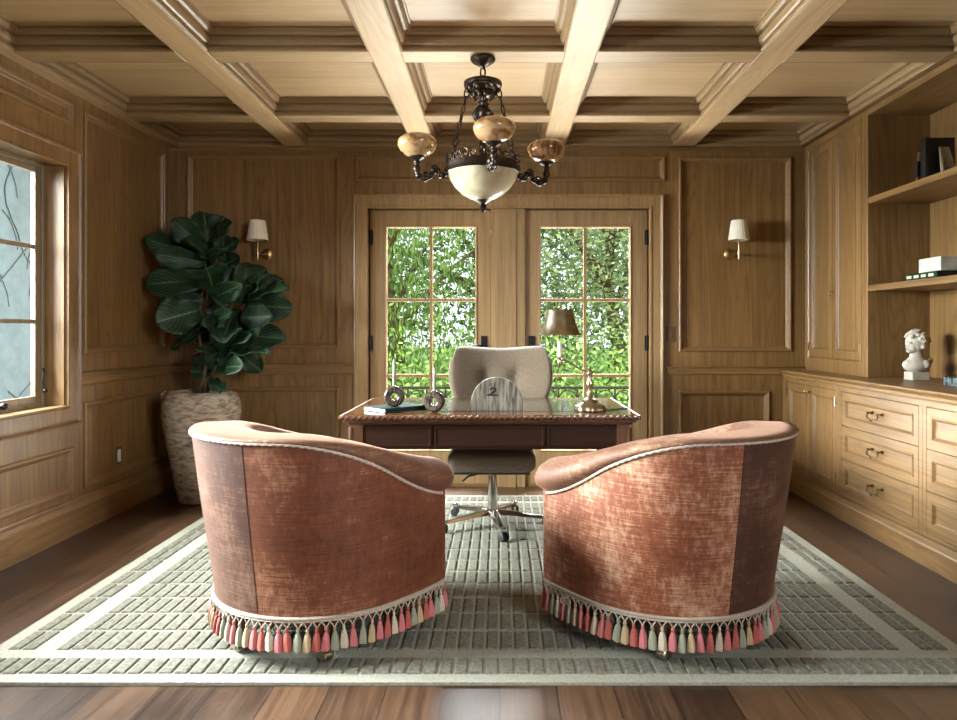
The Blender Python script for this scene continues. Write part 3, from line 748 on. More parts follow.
# ================================================================= DESK
DX0, DX1, DY0, DY1 = -.825, .72, 3.61, 4.56
t = thing('writing_desk', 'dark mahogany writing desk with carved rope edge in front of the French doors', 'desk', (0, 0, ZR))
tz = .76 - ZR
m = MB(); m.box(DX0 + .008, DX1 - .008, DY0 + .008, DY1 - .008, tz - .022, tz); m.build('tabletop', mahogTop, t, bevel=.004)
m = MB(); m.box(DX0 + .19, DX1 - .19, DY0 + .16, DY1 - .12, tz + .0002, tz + .0016); m.build('leather_inset', leather, t)
m = MB(); step = .004
pts = []
def seg_pts(a, b):
    a, b = Vector(a), Vector(b); n = int((b - a).length / .006); return [a + (b - a) * i / n for i in range(n)]
z_ = tz - .012; m.tube(seg_pts((DX0, DY0, z_), (DX1, DY0, z_)) + seg_pts((DX1, DY0, z_), (DX1, DY1, z_)) + seg_pts((DX1, DY1, z_), (DX0, DY1, z_)) + seg_pts((DX0, DY1, z_), (DX0, DY0, z_)), .0105, 8, closed=True, twist=.6)
m.build('rope_edge', mahogZ, t, smooth=True)
m = MB(); m.box(DX0 + .012, DX1 - .012, DY0 + .012, DY1 - .012, tz - .040, tz - .022); m.box(DX0 + .03, DX1 - .03, DY0 + .03, DY1 - .03, tz - .052, tz - .040); m.build('edge_moulding', mahogZ, t, bevel=.005)
m = MB(); m.slab('Z', tz - .185, tz - .052, DX0 + .055, DX1 - .055, DY0 + .055, DY1 - .055, []); m.build('apron', mahog, t)
for a, b in ((DX0 + .10, -.355), (-.345, .235), (.245, DX1 - .10)):
    m = MB(); m.box(a, b, DY0 + .048, DY0 + .0545, tz - .172, tz - .062); m.ring('Y', DY0 + .048, -1, a + .006, b - .006, tz - .166, tz - .068, [(0, 0), (0, .003), (.005, .004), (.008, 0)]); m.build('false_drawer', mahog, t)
for sx in (0, 1):
    for sy in (0, 1):
        x = DX0 + .075 if sx == 0 else DX1 - .075; y = DY0 + .075 if sy == 0 else DY1 - .075
        m = MB(); m.box(x - .034, x + .034, y - .034, y + .034, tz - .20, tz - .053)
        m.lathe([(.030, tz - .20), (.034, tz - .21), (.024, tz - .225), (.033, tz - .25), (.026, tz - .28), (.030, tz - .31), (.024, tz - .5), (.018, .09), (.026, .07), (.026, .055), (.016, .045), (.022, .02), (.020, 0)], (x, y, 0), 20)
        m.lathe([(.010, 0), (.012, .02), (.009, .05), (.012, .09), (.010, .12)], (x - .03 if sx == 0 else x + .03, y - .034, tz - .185), 8)
        m.build('leg', mahogZ, t, smooth=True)

# ================================================================= OFFICE CHAIR
OX, OY = -.045, 4.24
t = thing('office_chair', 'oatmeal wingback swivel chair with tufted back behind the desk', 'office chair', (OX, OY, ZR))
def back_fn(side):
    def f(u, v):
        uu = 2 * u - 1; zz = .44 + .62 * v
        hw = .22 + .115 * sstep(0, .75, v) + .012 * math.sin(PI * v)
        rnd_ = 1 - .10 * sstep(.86, 1, v) * abs(uu) ** 6
        x = hw * uu * rnd_
        z = zz + (.030 * abs(uu) ** 1.6 - .045 * abs(uu) ** 10) * sstep(.5, 1, v)
        y = .485 - .12 * abs(uu) ** 2.2 * sstep(.1, .6, v) - .05 * (1 - v) + .03 * v
        th = .055 * (max(0, 1 - abs(uu) ** 6)) ** .5 * (max(0, 1 - (2 * v - 1) ** 8)) ** .5
        if side < 0:
            for bx in (-.105, .105):
                d2 = ((x - bx) / .055) ** 2 + ((zz - .865) / .055) ** 2; th -= .028 * math.exp(-d2) ; 
                th -= .009 * math.exp(-((x - bx * 1.0) / .018) ** 2 - ((zz - .80) / .12) ** 2)
        return Vector((x + .05, y + side * th, z))
    return f
m = MB(); m.grid(back_fn(-1), 41, 33); m.grid(back_fn(1), 41, 33)
bk = m.build('backrest', boucle, t, smooth=True, auto=80)
wd = bk.modifiers.new('weld', 'WELD'); wd.merge_threshold = .002
for bx in (-.105, .105):
    m = MB(); m.ball((bx + .05, (.4625), .865), .011, 8, sy=.6); m.build('tuft_button', boucleDk, bk, smooth=True)
m = MB(); m.box(-.26, .255, -.235, .40, .355, .48); m.build('seat', boucle, t, bevel=.05, seg=5, smooth=True)
m = MB(); m.box(-.225, .22, -.2, .30, .345, .358); m.build('seat_pan', blackPl, t, bevel=.004)
m = MB(); m.box(-.02 + .05, .08 - .0, .22, .47, .33, .42); m.build('back_bracket', blackPl, t, bevel=.01)
m = MB(); m.lathe([(.018, .345), (.018, .30)], n=16); m.lathe([(.026, .30), (.027, .29), (.029, .10), (.034, .095), (.04, .085), (.04, .06)], n=20); m.build('gas_column', chrome, t, smooth=True)
m = MB(); m.tube([(-.03, -.05, .335), (-.14, -.14, .325), (-.175, -.165, .30)], .006); m.build('tilt_lever', blackPl, t)
for k in range(5):
    a = R(-79 + 72 * k); d = Vector((math.cos(a), math.sin(a), 0)); nrm = Vector((-d.y, d.x, 0))
    m = MB(); vs = []; sect = [(.03, .098, .026, .032), (.12, .092, .023, .028), (.33, .066, .017, .018)]
    for (r_, z, w_, h_) in sect:
        for (sx, sz) in ((-1, -1), (1, -1), (.7, 0), (-.7, 0)): vs.append(d * r_ + nrm * (sx * w_) + Vector((0, 0, z + sz * h_)))
    fs = [(0, 1, 2, 3), (8, 9, 10, 11)] + [(i * 4 + j, i * 4 + (j + 1) % 4, (i + 1) * 4 + (j + 1) % 4, (i + 1) * 4 + j) for i in range(2) for j in range(4)]
    m.add(vs, fs); m.lathe([(.017, .078), (.019, .07), (.017, .052)], tuple(d * .33), 12); lg = m.build('leg', chrome, t, bevel=.003, smooth=True)
    m = MB(); c = d * .33; m.tube([c + Vector((0, 0, .055)), c + Vector((0, 0, .035))], .007)
    Mx = Matrix.Rotation(a + .6, 4, 'Z') @ Matrix.Rotation(R(90), 4, 'X')
    for s in (-1, 1):
        off = Matrix.Rotation(a + .6, 4, 'Z') @ Vector((0, s * .016, 0)); m.lathe([(.018, -.009), (.025, -.007), (.025, .007), (.018, .009)], tuple(c + off + Vector((0, 0, .0252))), 16, M=Mx)
    m.build('caster', blackPl, lg, smooth=True)

# ================================================================= ON THE DESK
TZ = .7602
# swing-arm lamp
t = thing('desk_lamp', 'antique brass swing-arm desk lamp with metal shade on the right of the desk', 'lamp', (.49, 3.82, TZ))
m = MB(); m.lathe([(.080, 0), (.084, .006), (.082, .022), (.076, .030), (.055, .038), (.045, .046)], n=48, wob=lambda a, z: 1 + .05 * math.cos(8 * a)); 
m.lathe([(.042, .046), (.046, .052), (.040, .062), (.020, .070), (.016, .078)], n=24); m.build('base', brassDk, t, smooth=True)
m = MB(); m.lathe([(.012, .07), (.020, .085), (.013, .10), (.011, .12), (.019, .135), (.021, .15), (.012, .17), (.010, .19), (.018, .205), (.016, .215), (.006, .228), (.002, .236)], n=20); m.build('stem', brassDk, t, smooth=True)
sx_ = -.165
m = MB(); m.tube(smooth_pts([(0, 0, .205), (-.05, -.004, .225), (-.11, -.008, .262), (-.15, -.01, .28), (sx_, -.01, .27)], 5), .0055, 8); m.ball((-.148, -.01, .283), .013, 10); m.lathe([(.004, .235), (.011, .25), (.014, .268), (.008, .282), (.015, .292)], (sx_, -.01, 0), 16); m.build('swing_arm', brassDk, t, smooth=True)
m = MB(); m.lathe([(.0125, .292), (.0125, .38)], (sx_, -.01, 0), 16); m.build('candle_sleeve', shadeW, t, smooth=True)
m = MB(); sp = [(.118, .412), (.108, .425), (.088, .475), (.072, .545), (.070, .550)]
m.lathe(sp + [(.068, .549), (.086, .475), (.106, .426), (.116, .412)], (sx_, -.01, 0), 40); m.f = m.f[:-2]; m.mi = m.mi[:-2]; m.build('lamp_shade', brassDk, t, smooth=True)
m = MB(); m.tube([(sx_, -.01, .38), (sx_, -.01, .56)], .003); m.ball((sx_, -.01, .565), .009, 8); m.tube([(sx_ - .07, -.01, .548), (sx_ + .07, -.01, .548)], .002, 6); m.ball((sx_, -.01, .583), .006, 8); m.build('finial', brassDk, t, smooth=True)
m = MB(); m.tube(smooth_pts([(.05, .05, .004), (.12, .03, .003), (.19, .08, .003), (.235, .10, .003)], 6), .0025, 6); m.build('power_cord', blackPl, t)
# notebook
t = thing('book', 'dark green hardcover book lying on the left of the desk under a stone ring', 'book', (-.577, 3.865, TZ), R(46))
m = MB(); m.box(-.145, .145, -.098, .098, .0195, .0225); m.box(-.145, .145, -.098, .098, 0, .003); m.box(-.145, .145, -.1005, -.097, 0, .0225); m.build('cover', bookGreen, t, bevel=.001)
m = MB(); m.box(-.141, .141, -.0965, .094, .0031, .0194); m.build('pages', pages, t)
def stone_ring(name_lab, x, y, z, rz, lean_=0, cl='', ch=.15):
    m = MB(); Mx = Matrix.Rotation(R(90), 4, 'X'); pr = []
    Ro, Ri, hw = .0575, .0185, .026
    loop = [(Ro, 0), (Ro - .002, hw * .6), (Ro - .010, hw * .95), (Ro - .022, hw), (Ri + .008, hw), (Ri + .002, hw * .8), (Ri, hw * .4), (Ri, -hw * .4), (Ri + .002, -hw * .8), (Ri + .008, -hw), (Ro - .022, -hw), (Ro - .010, -hw * .95), (Ro - .002, -hw * .6), (Ro, 0)]
    m.lathe(loop, n=40, M=Mx); m.f = m.f[:-2]; m.mi = m.mi[:-2]
    o = m.build('stone_candle_holder', ringM, smooth=True); o.location = (x, y, z + Ro); o.rotation_euler = (0, 0, rz); tag(o, name_lab, 'candle holder')
    m = MB(); m.lathe([(.0085, 0), (.0075, ch * .6), (.006, ch - .01), (.003, ch)], n=14); c = m.build('taper_candle', glassSmoke, smooth=True); c.location = (x, y, z + 2 * Ro - .001)
    tag(c, cl, 'candle')
stone_ring('round dark banded stone ring candle holder standing on the green book', -.575, 3.80, TZ + .0225, R(8), cl='thin grey taper candle in the stone ring on the book', ch=.145)
stone_ring('round dark banded stone ring candle holder standing on the bare desk beside the book', -.352, 3.755, TZ, R(-12), cl='thin grey taper candle in the stone ring beside the book', ch=.125)
# half-round stone
t = thing('desk_ornament', 'half-round striated grey stone slab with a black mark, upright mid-desk', 'ornament', (-.018, 3.80, TZ))
r_ = .141; poly = [(-r_, 0)] + [(-r_ * math.cos(a), .042 + r_ * math.sin(a)) for a in [PI * k / 32 for k in range(33)]] + [(r_, 0)]
m = MB(); m.prism(poly, 'Y', 0, .035); m.build('slab', halfM, t, bevel=.003)
m = MB(); yy = -.0018
def stroke(pts, w_):
    for a, b in zip(pts, pts[1:]):
        a, b = Vector(a), Vector(b); d = (b - a).normalized(); n = Vector((-d.y, d.x)) * w_ / 2; a = a - d * w_ * .3; b = b + d * w_ * .3
        m.prism([tuple(a - n), tuple(b - n), tuple(b + n), tuple(a + n)], 'Y', yy, .0005)
stroke([(-.035, .118), (-.022, .126), (-.008, .122), (-.004, .112), (-.02, .103), (-.034, .092)], .008); stroke([(-.05, .088), (.006, .086)], .009)
stroke([(-.036, .15), (-.036, .138)], .004); stroke([(-.012, .155), (-.012, .132)], .004)
m.build('painted_mark', bookBlack, t)

# ================================================================= CHANDELIER
CX, CY = -.088, 3.595
t = thing('chandelier', 'dark bronze chandelier with an alabaster bowl and four onyx cups', 'chandelier', (CX, CY, 0))
m = MB(); m.lathe([(.045, ZB), (.062, ZB - .002), (.064, ZB - .014), (.056, ZB - .024), (.034, ZB - .038), (.014, ZB - .048), (.008, ZB - .06)], n=32, wob=lambda a, z: 1 + .02 * math.cos(16 * a)); m.build('ceiling_canopy', bronze, t, smooth=True)
def link(m, c, r, hgt, ang, rr=.004):
    pts = []
    for k in range(16):
        a = 2 * PI * k / 16; x = r * math.cos(a); z = hgt * math.sin(a)
        pts.append(Vector(c) + Vector((x * math.cos(ang), x * math.sin(ang), z)))
    m.tube(pts, rr, 6, closed=True)
m = MB(); link(m, (0, 0, 2.522), .012, .028, 0, .0045); link(m, (0, 0, 2.488), .010, .020, PI / 2, .004); m.build('chain_link', bronze, t, smooth=True)
m = MB(); m.lathe([(.012, 2.486), (.03, 2.480), (.085, 2.476), (.097, 2.470), (.099, 2.460), (.092, 2.452), (.096, 2.446), (.088, 2.440), (.060, 2.436), (.052, 2.428), (.058, 2.416), (.048, 2.402), (.030, 2.392)], n=64)
for k in range(10):
    a = 2 * PI * k / 10; u_ = Vector((math.cos(a), math.sin(a), 0)); m.ball(u_ * .078 + Vector((0, 0, 2.434)), .012, 6, sz=1.5); m.ball(u_ * .05 + Vector((0, 0, 2.405)), .012, 6, sz=1.8)
m.build('top_crown', bronze, t, smooth=True)
m = MB(); m.lathe([(.020, 2.396), (.016, 2.375), (.030, 2.362), (.024, 2.350), (.040, 2.335), (.052, 2.315), (.052, 2.30), (.042, 2.278), (.022, 2.262), (.030, 2.25), (.022, 2.235), (.016, 2.20), (.018, 2.12), (.030, 2.10), (.034, 2.08), (.020, 2.06), (.016, 2.02)], n=40, wob=lambda a, z: 1 + .08 * math.cos(8 * a)); m.build('stem', bronze, t, smooth=True)
# bowl and its gallery
m = MB(); m.lathe([(.184, 2.012), (.182, 2.004), (.170, 1.975), (.145, 1.935), (.110, 1.900), (.070, 1.876), (.030, 1.862), (.004, 1.858)], n=56); m.build('alabaster_bowl', alab, t, smooth=True)
m = MB(); m.lathe([(.010, 1.870), (.040, 1.872), (.042, 1.864), (.022, 1.852), (.012, 1.846), (.020, 1.834), (.014, 1.822), (.016, 1.815), (.006, 1.806), (.002, 1.802)], n=20); m.build('bowl_finial', bronze, t, smooth=True)
m = MB(); m.lathe([(.176, 2.004), (.188, 2.004), (.193, 2.010), (.190, 2.016), (.195, 2.024), (.193, 2.046), (.186, 2.052), (.172, 2.052), (.168, 2.03)], n=64)
for k in range(28):
    a = 2 * PI * k / 28; r_ = .186; s = 1 + .35 * (k % 2)
    c = Vector((r_ * math.cos(a), r_ * math.sin(a), 2.052)); tn = Vector((-math.sin(a), math.cos(a), 0))
    pts = [c + tn * (.015 * math.cos(b)) + Vector((0, 0, .014 * s + .015 * s * math.sin(b))) for b in [2 * PI * j / 10 for j in range(10)]]
    m.tube(pts, .0045, 5, closed=True)
    m.ball(c + Vector((0, 0, .032 * s)), .007, 6)
m.build('pierced_gallery', bronze, t, smooth=True)
# chains
for a in (R(168), R(12), R(90), R(270)):
    m = MB(); p0 = Vector((.080 * math.cos(a), .080 * math.sin(a), 2.444)); p1 = Vector((.170 * math.cos(a), .170 * math.sin(a), 2.07)); n = 9
    if a == R(270): continue
    for k in range(n):
        c = p0.lerp(p1, (k + .5) / n); hh = (p1 - p0).length / n * .58
        pts = []
        dz = (p1 - p0).normalized(); sd = Vector((math.cos(a + (k % 2) * PI / 2), math.sin(a + (k % 2) * PI / 2), 0)); sd = (sd - dz * sd.dot(dz)).normalized()
        w_ = .008 if k % 3 else .013
        for j in range(12):
            b = 2 * PI * j / 12; pts.append(c + sd * w_ * math.cos(b) + dz * hh * math.sin(b))
        m.tube(pts, .0042, 5, closed=True)
    m.build('support_chain', bronze, t, smooth=True)
# arms with cups
al0 = R(10.5)
for k, (mat_) in enumerate((onyx, onyxDk, onyx, onyx)):
    # k=0 left, 1 right, 2 front, 3 back
    dirs = [Vector((-math.cos(al0), -math.sin(al0), 0)), Vector((math.cos(al0), math.sin(al0), 0)), Vector((math.sin(al0), -math.cos(al0), 0)), Vector((-math.sin(al0), math.cos(al0), 0))]
    d = dirs[k]; RA = .335
    pr = [(.186, 2.012), (.205, 1.988), (.222, 1.992), (.236, 2.012), (.252, 2.008), (.268, 1.985), (.29, 1.968), (.318, 1.972), (.334, 1.995), (.336, 2.03), (.335, 2.05)]
    pts = smooth_pts([d * r_ + Vector((0, 0, z)) for r_, z in pr], 5)
    n = len(pts); rs = [.0125 + .007 * math.sin(i * .55) ** 2 for i in range(n)]
    m = MB(); m.tube(pts, rs, 10)
    for (r_, z, q) in ((.245, 2.02, .016), (.29, 1.985, .014), (.205, 1.982, .013)):
        c = d * r_ + Vector((0, 0, z)); m.tube([c + d * (q * math.cos(b)) * (1 - j * .06) + Vector((0, 0, q * math.sin(b) * (1 - j * .06))) for j, b in enumerate([PI * i / 5 for i in range(9)])], .0075, 6)
    m.lathe([(.010, 2.035), (.016, 2.045), (.012, 2.055), (.034, 2.066), (.040, 2.074), (.030, 2.078)], tuple(d * RA), 20); am = m.build('arm', bronze, t, smooth=True)
    m = MB(); cp = [(.030, 2.074), (.060, 2.084), (.084, 2.104), (.098, 2.130), (.100, 2.146), (.092, 2.164), (.074, 2.178), (.064, 2.182), (.062, 2.178), (.072, 2.172), (.090, 2.158), (.095, 2.142), (.085, 2.112), (.058, 2.090), (.02, 2.082)]
    m.lathe(cp, tuple(d * RA), 40); m.build('onyx_cup', mat_, am, smooth=True)
def bulb(loc, e, r=.03):
    l = bpy.data.lights.new('bulb_light', 'POINT'); l.energy = e; l.color = (1, .80, .55); l.shadow_soft_size = r
    o = bpy.data.objects.new('bulb_light', l); COL.objects.link(o); o.location = loc; return o
for d in dirs: bulb((CX + d.x * RA, CY + d.y * RA, 2.15), 1.0)
bulb((CX, CY, 2.06), 3.0, .05)

# ================================================================= WALL SCONCES
def sconce(lab, x, plate_dx):
    t = thing('wall_sconce', lab, 'wall lamp', (x, YB - .0, 1.78), group='brass sconces on the back wall')
    yb = .0135
    m = MB(); m.lathe([(.040, 0), (.041, .006), (.034, .012), (.018, .020), (.016, .03)], (plate_dx, yb, 0), 28, M=Matrix.Rotation(R(90), 4, 'X')); m.build('back_plate', brass, t, smooth=True)
    m = MB(); m.tube(smooth_pts([(plate_dx, yb - .02, 0), (plate_dx * .7, -.07, -.01), (0, -.11, -.005)], 5), .007, 8); m.lathe([(.006, -.055), (.010, -.045), (.008, -.02), (.011, 0), (.007, .03), (.009, .06), (.016, .075), (.010, .085)], (0, -.11, 0), 16); m.build('arm', brass, t, smooth=True)
    m = MB(); pr = [(.080, .092), (.078, .094), (.056, .238), (.055, .240), (.053, .238), (.076, .092)]
    m.lathe(pr, (0, -.11, 0), 72, wob=lambda a, z: 1 + .018 * math.cos(24 * a)); m.f = m.f[:-2]; m.mi = m.mi[:-2]; m.build('pleated_shade', shadeW, t, smooth=True)
sconce('brass wall sconce with pleated cream shade beside the fig tree', (257.5 - 500) / 700 * 5.24, .031)
sconce('brass wall sconce with pleated cream shade right of the French doors', (739 - 500) / 700 * 5.24, -.031)

# ================================================================= POTTED FIG
PX, PY = -2.10, 4.93
t = thing('potted_fiddle_leaf_fig', 'tall fiddle-leaf fig in a weathered clay urn in the left corner', 'potted plant', (PX, PY, 0))
m = MB(); pp = [(.135, 0), (.150, .01), (.175, .12), (.205, .28), (.235, .44), (.257, .57), (.262, .64), (.255, .70), (.236, .745), (.215, .768), (.200, .772), (.195, .76), (.205, .72)]
m.lathe(pp, n=64, wob=lambda a, z: 1 + .006 * math.sin(3 * a + z * 20) + .004 * math.sin(7 * a + 40 * z)); pot = m.build('urn', clayM, t, smooth=True)
m = MB(); m.lathe([(.19, .70), (.198, .725), (.1, .735), (.01, .738)], n=32); m.build('soil', soilM, t, smooth=True)
def Wp(px, py, Y): return Vector(((px - 500) / 700 * Y - PX, Y - PY, 1.2 + (330 - py) / 700 * Y))
trunks = [[(0, 0, .72), (.01, 0, .95), (-.03, .02, 1.25), (.02, .0, 1.6), (.05, -.02, 1.9)], [(.02, .02, .72), (.08, .0, .95), (.14, -.02, 1.2), (.26, .0, 1.45)], [(.0, -.03, .72), (.06, -.10, .9), (.10, -.12, 1.05)]]
for tr in trunks:
    m = MB(); ps = smooth_pts(tr, 6); m.tube(ps, [.016 - .009 * i / len(ps) for i in range(len(ps))], 8); m.build('stem', barkM, t, smooth=True)
def leaf(name_par, base, tip, wid, roll, seed, arch=.12):
    rr = random.Random(seed); base, tip = Vector(base), Vector(tip); ax = (tip - base); Ln = ax.length; ax.normalize()
    up = Vector((.25, -.85, .62)).normalized()
    if abs(ax.dot(up)) > .9: up = Vector((0, -.2, 1))
    side = ax.cross(up).normalized(); nrm = side.cross(ax).normalized()
    Q = Matrix.Rotation(roll, 3, ax); side = Q @ side; nrm = Q @ nrm
    nu, nv = 15, 9; vs = []; uvs = []
    for i in range(nu):
        u = i / (nu - 1)
        hw = wid * .5 * (math.sin(PI * min(1, u ** .85)) ** .6 * (.62 + .55 * u) - .10 * math.exp(-((u - .38) / .14) ** 2)) if 0 < u < 1 else .004
        if u < .06: hw = .006
        for j in range(nv):
            v = 2 * j / (nv - 1) - 1
            fold = .30 * abs(v) ** 1.3 * hw
            wav = .016 * math.sin(u * 13 + seed) * abs(v) ** 2
            droop = -arch * Ln * (u * u) + arch * Ln * u * .6
            vs.append(base + ax * (u * Ln) + side * (v * hw) + nrm * (fold + wav + droop)); uvs.append((u, v))
    fs = [(i * nv + j, (i + 1) * nv + j, (i + 1) * nv + j + 1, i * nv + j + 1) for i in range(nu - 1) for j in range(nv - 1)]
    me = bpy.data.meshes.new('leaf'); me.from_pydata([tuple(v) for v in vs], [], fs); me.materials.append(leafM)
    ul = me.uv_layers.new(name='uv')
    for lp in me.loops: ul.data[lp.index].uv = uvs[lp.vertex_index]
    me.polygons.foreach_set('use_smooth', [True] * len(me.polygons))
    o = bpy.data.objects.new('leaf', me); COL.objects.link(o); o.parent = name_par
    s = o.modifiers.new('thickness', 'SOLIDIFY'); s.thickness = .0016
    return o
# (base px,py,Y) (tip px,py,Y) width, roll(deg)
LV = [((207, 250, 4.92), (172, 219, 4.80), .20, -20), ((208, 250, 4.92), (232, 222, 4.78), .19, 20), ((205, 245, 4.98), (205, 212, 5.05), .24, 0), ((205, 245, 5.0), (225, 216, 5.08), .2, 0),
      ((212, 262, 4.92), (188, 238, 4.72), .22, 15), ((212, 262, 4.9), (228, 244, 4.68), .15, -10), ((200, 258, 5.0), (144, 238, 4.84), .20, -60), ((206, 262, 4.9), (154, 254, 4.72), .18, -30),
      ((214, 256, 4.95), (240, 240, 4.96), .15, 10), ((210, 280, 4.90), (144, 284, 4.84), .24, -50), ((214, 290, 4.85), (206, 266, 4.58), .26, 5), ((208, 300, 4.9), (240, 286, 4.7), .17, 55),
      ((200, 310, 4.88), (156, 322, 4.66), .27, -10), ((204, 318, 4.9), (176, 338, 4.80), .2, -20), ((218, 270, 5.0), (240, 256, 5.05), .2, 10), ((222, 285, 5.0), (234, 268, 5.05), .2, 0),
      ((238, 300, 4.95), (250, 262, 5.05), .22, 0), ((240, 305, 4.9), (246, 284, 4.74), .18, 40), ((244, 302, 4.9), (288, 286, 4.80), .21, -12), ((246, 305, 4.96), (293, 308, 4.95), .24, 30),
      ((244, 290, 5.0), (266, 268, 5.05), .24, 20), ((240, 300, 5.0), (284, 280, 5.05), .22, 20), ((212, 325, 4.85), (230, 312, 4.66), .16, 20), ((218, 330, 4.85), (204, 322, 4.66), .14, 0),
      ((222, 352, 4.82), (212, 326, 4.68), .12, 30), ((226, 350, 4.8), (250, 334, 4.62), .14, -20), ((226, 352, 4.8), (238, 330, 4.60), .19, 0), ((222, 356, 4.82), (197, 350, 4.60), .14, 20), ((226, 358, 4.82), (268, 352, 4.62), .17, 0), ((228, 352, 4.86), (258, 330, 4.72), .12, 40),
      ((222, 368, 4.84), (240, 366, 4.58), .17, 10), ((216, 366, 4.86), (202, 362, 4.66), .15, 0), ((214, 380, 4.86), (220, 392, 4.62), .13, 0), ((212, 372, 4.9), (190, 372, 4.84), .16, 0), ((228, 335, 4.96), (286, 338, 4.92), .20, 10), ((226, 330, 5.0), (262, 318, 5.05), .22, 0),
      ((210, 340, 5.0), (190, 330, 5.06), .22, 0), ((205, 300, 5.02), (176, 290, 5.06), .22, 0), ((212, 270, 5.02), (190, 262, 5.08), .22, 0), ((220, 310, 5.02), (238, 330, 5.06), .22, 0), ((214, 355, 5.0), (232, 372, 4.98), .18, 0), ((206, 268, 5.0), (170, 268, 5.08), .2, 0), ((214, 300, 5.0), (224, 330, 4.95), .22, 0),
      ((206, 300, 4.95), (158, 304, 4.86), .20, 0), ((208, 330, 4.95), (170, 348, 4.9), .19, 0), ((216, 345, 4.95), (196, 378, 4.9), .18, 0), ((222, 345, 4.9), (214, 372, 4.74), .17, 0), ((240, 318, 4.92), (272, 316, 4.85), .19, 0),
      ((232, 318, 4.88), (222, 342, 4.72), .2, 0), ((226, 262, 4.97), (222, 234, 4.95), .22, 0), ((212, 262, 5.0), (186, 248, 5.0), .18, 0), ((204, 286, 5.0), (188, 268, 4.95), .2, 0), ((246, 300, 4.9), (262, 276, 4.80), .17, 20), ((236, 350, 4.95), (262, 372, 4.95), .16, 0), ((222, 280, 4.95), (226, 306, 4.8), .2, 0)]
for i, (b, tp, wd_, rl) in enumerate(LV):
    leaf(t, Wp(*b), Wp(*tp), wd_ * rnd.uniform(.92, 1.18), R(rl * .6 + rnd.uniform(-38, 38)), i)

# ================================================================= BUST
t = thing('marble_bust', 'white plaster bust of a curly-haired head on the counter in the bookcase', 'bust', (2.50, 4.20, .9005), R(0)); t.scale = (1, 1, .94)
m = MB(); m.box(-.052, .052, -.045, .045, 0, .052); m.build('plinth', plaster, t, bevel=.004)
m = MB()
m.lathe([(.035, .045), (.055, .058), (.074, .074), (.082, .096), (.074, .116), (.055, .130), (.042, .148), (.037, .175), (.038, .20)], n=28, sy=.72)
m.ball((.062, .0, .122), .026, 10, sx=1.3); m.ball((-.060, -.01, .104), .024, 10); m.ball((.03, -.035, .10), .03, 10)
m.ball((-.004, 0, .236), .060, 16, sx=1.0, sy=.86, sz=1.12)
m.ball((-.030, -.008, .218), .040, 14, sx=.9, sy=.85, sz=1.15); m.ball((-.050, -.010, .186), .017, 8)
m.ball((-.064, -.012, .212), .010, 8, sz=1.7); m.ball((-.056, -.012, .236), .016, 8, sy=1.8, sz=.6); m.ball((-.062, -.011, .196), .008, 8, sy=1.6, sz=.6); m.ball((-.058, -.011, .189), .008, 8, sy=1.5, sz=.6)
m.ball((.012, -.050, .215), .013, 8, sy=.5, sz=1.5)
rb = random.Random(9)
for k in range(95):
    a = rb.uniform(0, 2 * PI); e = rb.uniform(.0, 1.45); r_ = .064
    x, y, z = r_ * math.cos(e) * math.cos(a) * 1.02, r_ * math.cos(e) * math.sin(a) * .95, r_ * math.sin(e) * 1.0
    if x < -.030 and z < .022: continue
    m.ball((x - .002, y, .248 + z), rb.uniform(.009, .016), 7)
b = m.build('head', plaster, t, smooth=True, auto=180)
rm = b.modifiers.new('remesh', 'REMESH'); rm.mode = 'VOXEL'; rm.voxel_size = .0032; rm.use_smooth_shade = True
sm = b.modifiers.new('smooth', 'SMOOTH'); sm.iterations = 3; sm.factor = .5

# ================================================================= SHELF THINGS
ZS1, ZS2 = 2.0385, 1.4835
t = thing('picture_frame', 'black square frame standing on the top shelf of the bookcase', 'picture frame', (2.515, 4.0, ZS1))
m = MB(); m.slab('Y', 0, .045, -.085, .085, 0, .262, [(-.07, .07, .015, .247)]); m.build('frame', bookBlack, t, bevel=.002)
m = MB(); m.box(-.07, .07, .006, .04, .015, .247); m.build('backing', bookBlack, t)
t = thing('easel_ornament', 'grey silver triangular ornament leaning before the black frame on the top shelf', 'ornament', (2.525, 3.955, ZS1))
m = MB(); m.add([(-.04, -.03, 0), (.055, -.03, 0), (.02, .012, .20), (-.035, .012, .20), (-.04, -.012, 0), (.055, -.012, 0), (.02, .022, .20), (-.035, .022, .20)], [(0, 1, 2, 3), (4, 7, 6, 5), (0, 3, 7, 4), (1, 5, 6, 2), (3, 2, 6, 7), (0, 4, 5, 1)]); m.build('panel', silver, t, bevel=.002)
m = MB(); m.tube([(-.034, -.034, .005), (-.030, .006, .19)], .005); m.tube([(-.005, -.034, .005), (-.028, .006, .17)], .005); m.build('struts', chrome, t, smooth=True)
t = thing('bookend', 'black and brass bookend behind the black frame on the top shelf', 'bookend', (2.475, 4.10, ZS1))
m = MB(); m.box(-.018, .03, .004, .026, .1502, .205); m.build('brass_cap', brass, t, bevel=.003)
m = MB(); m.box(-.03, .06, 0, .03, .0601, .15); m.build('block', bookBlack, t, bevel=.003)
m = MB(); m.box(-.025, .055, .002, .028, 0, .06); m.build('brass_mount', brass, t, bevel=.003)
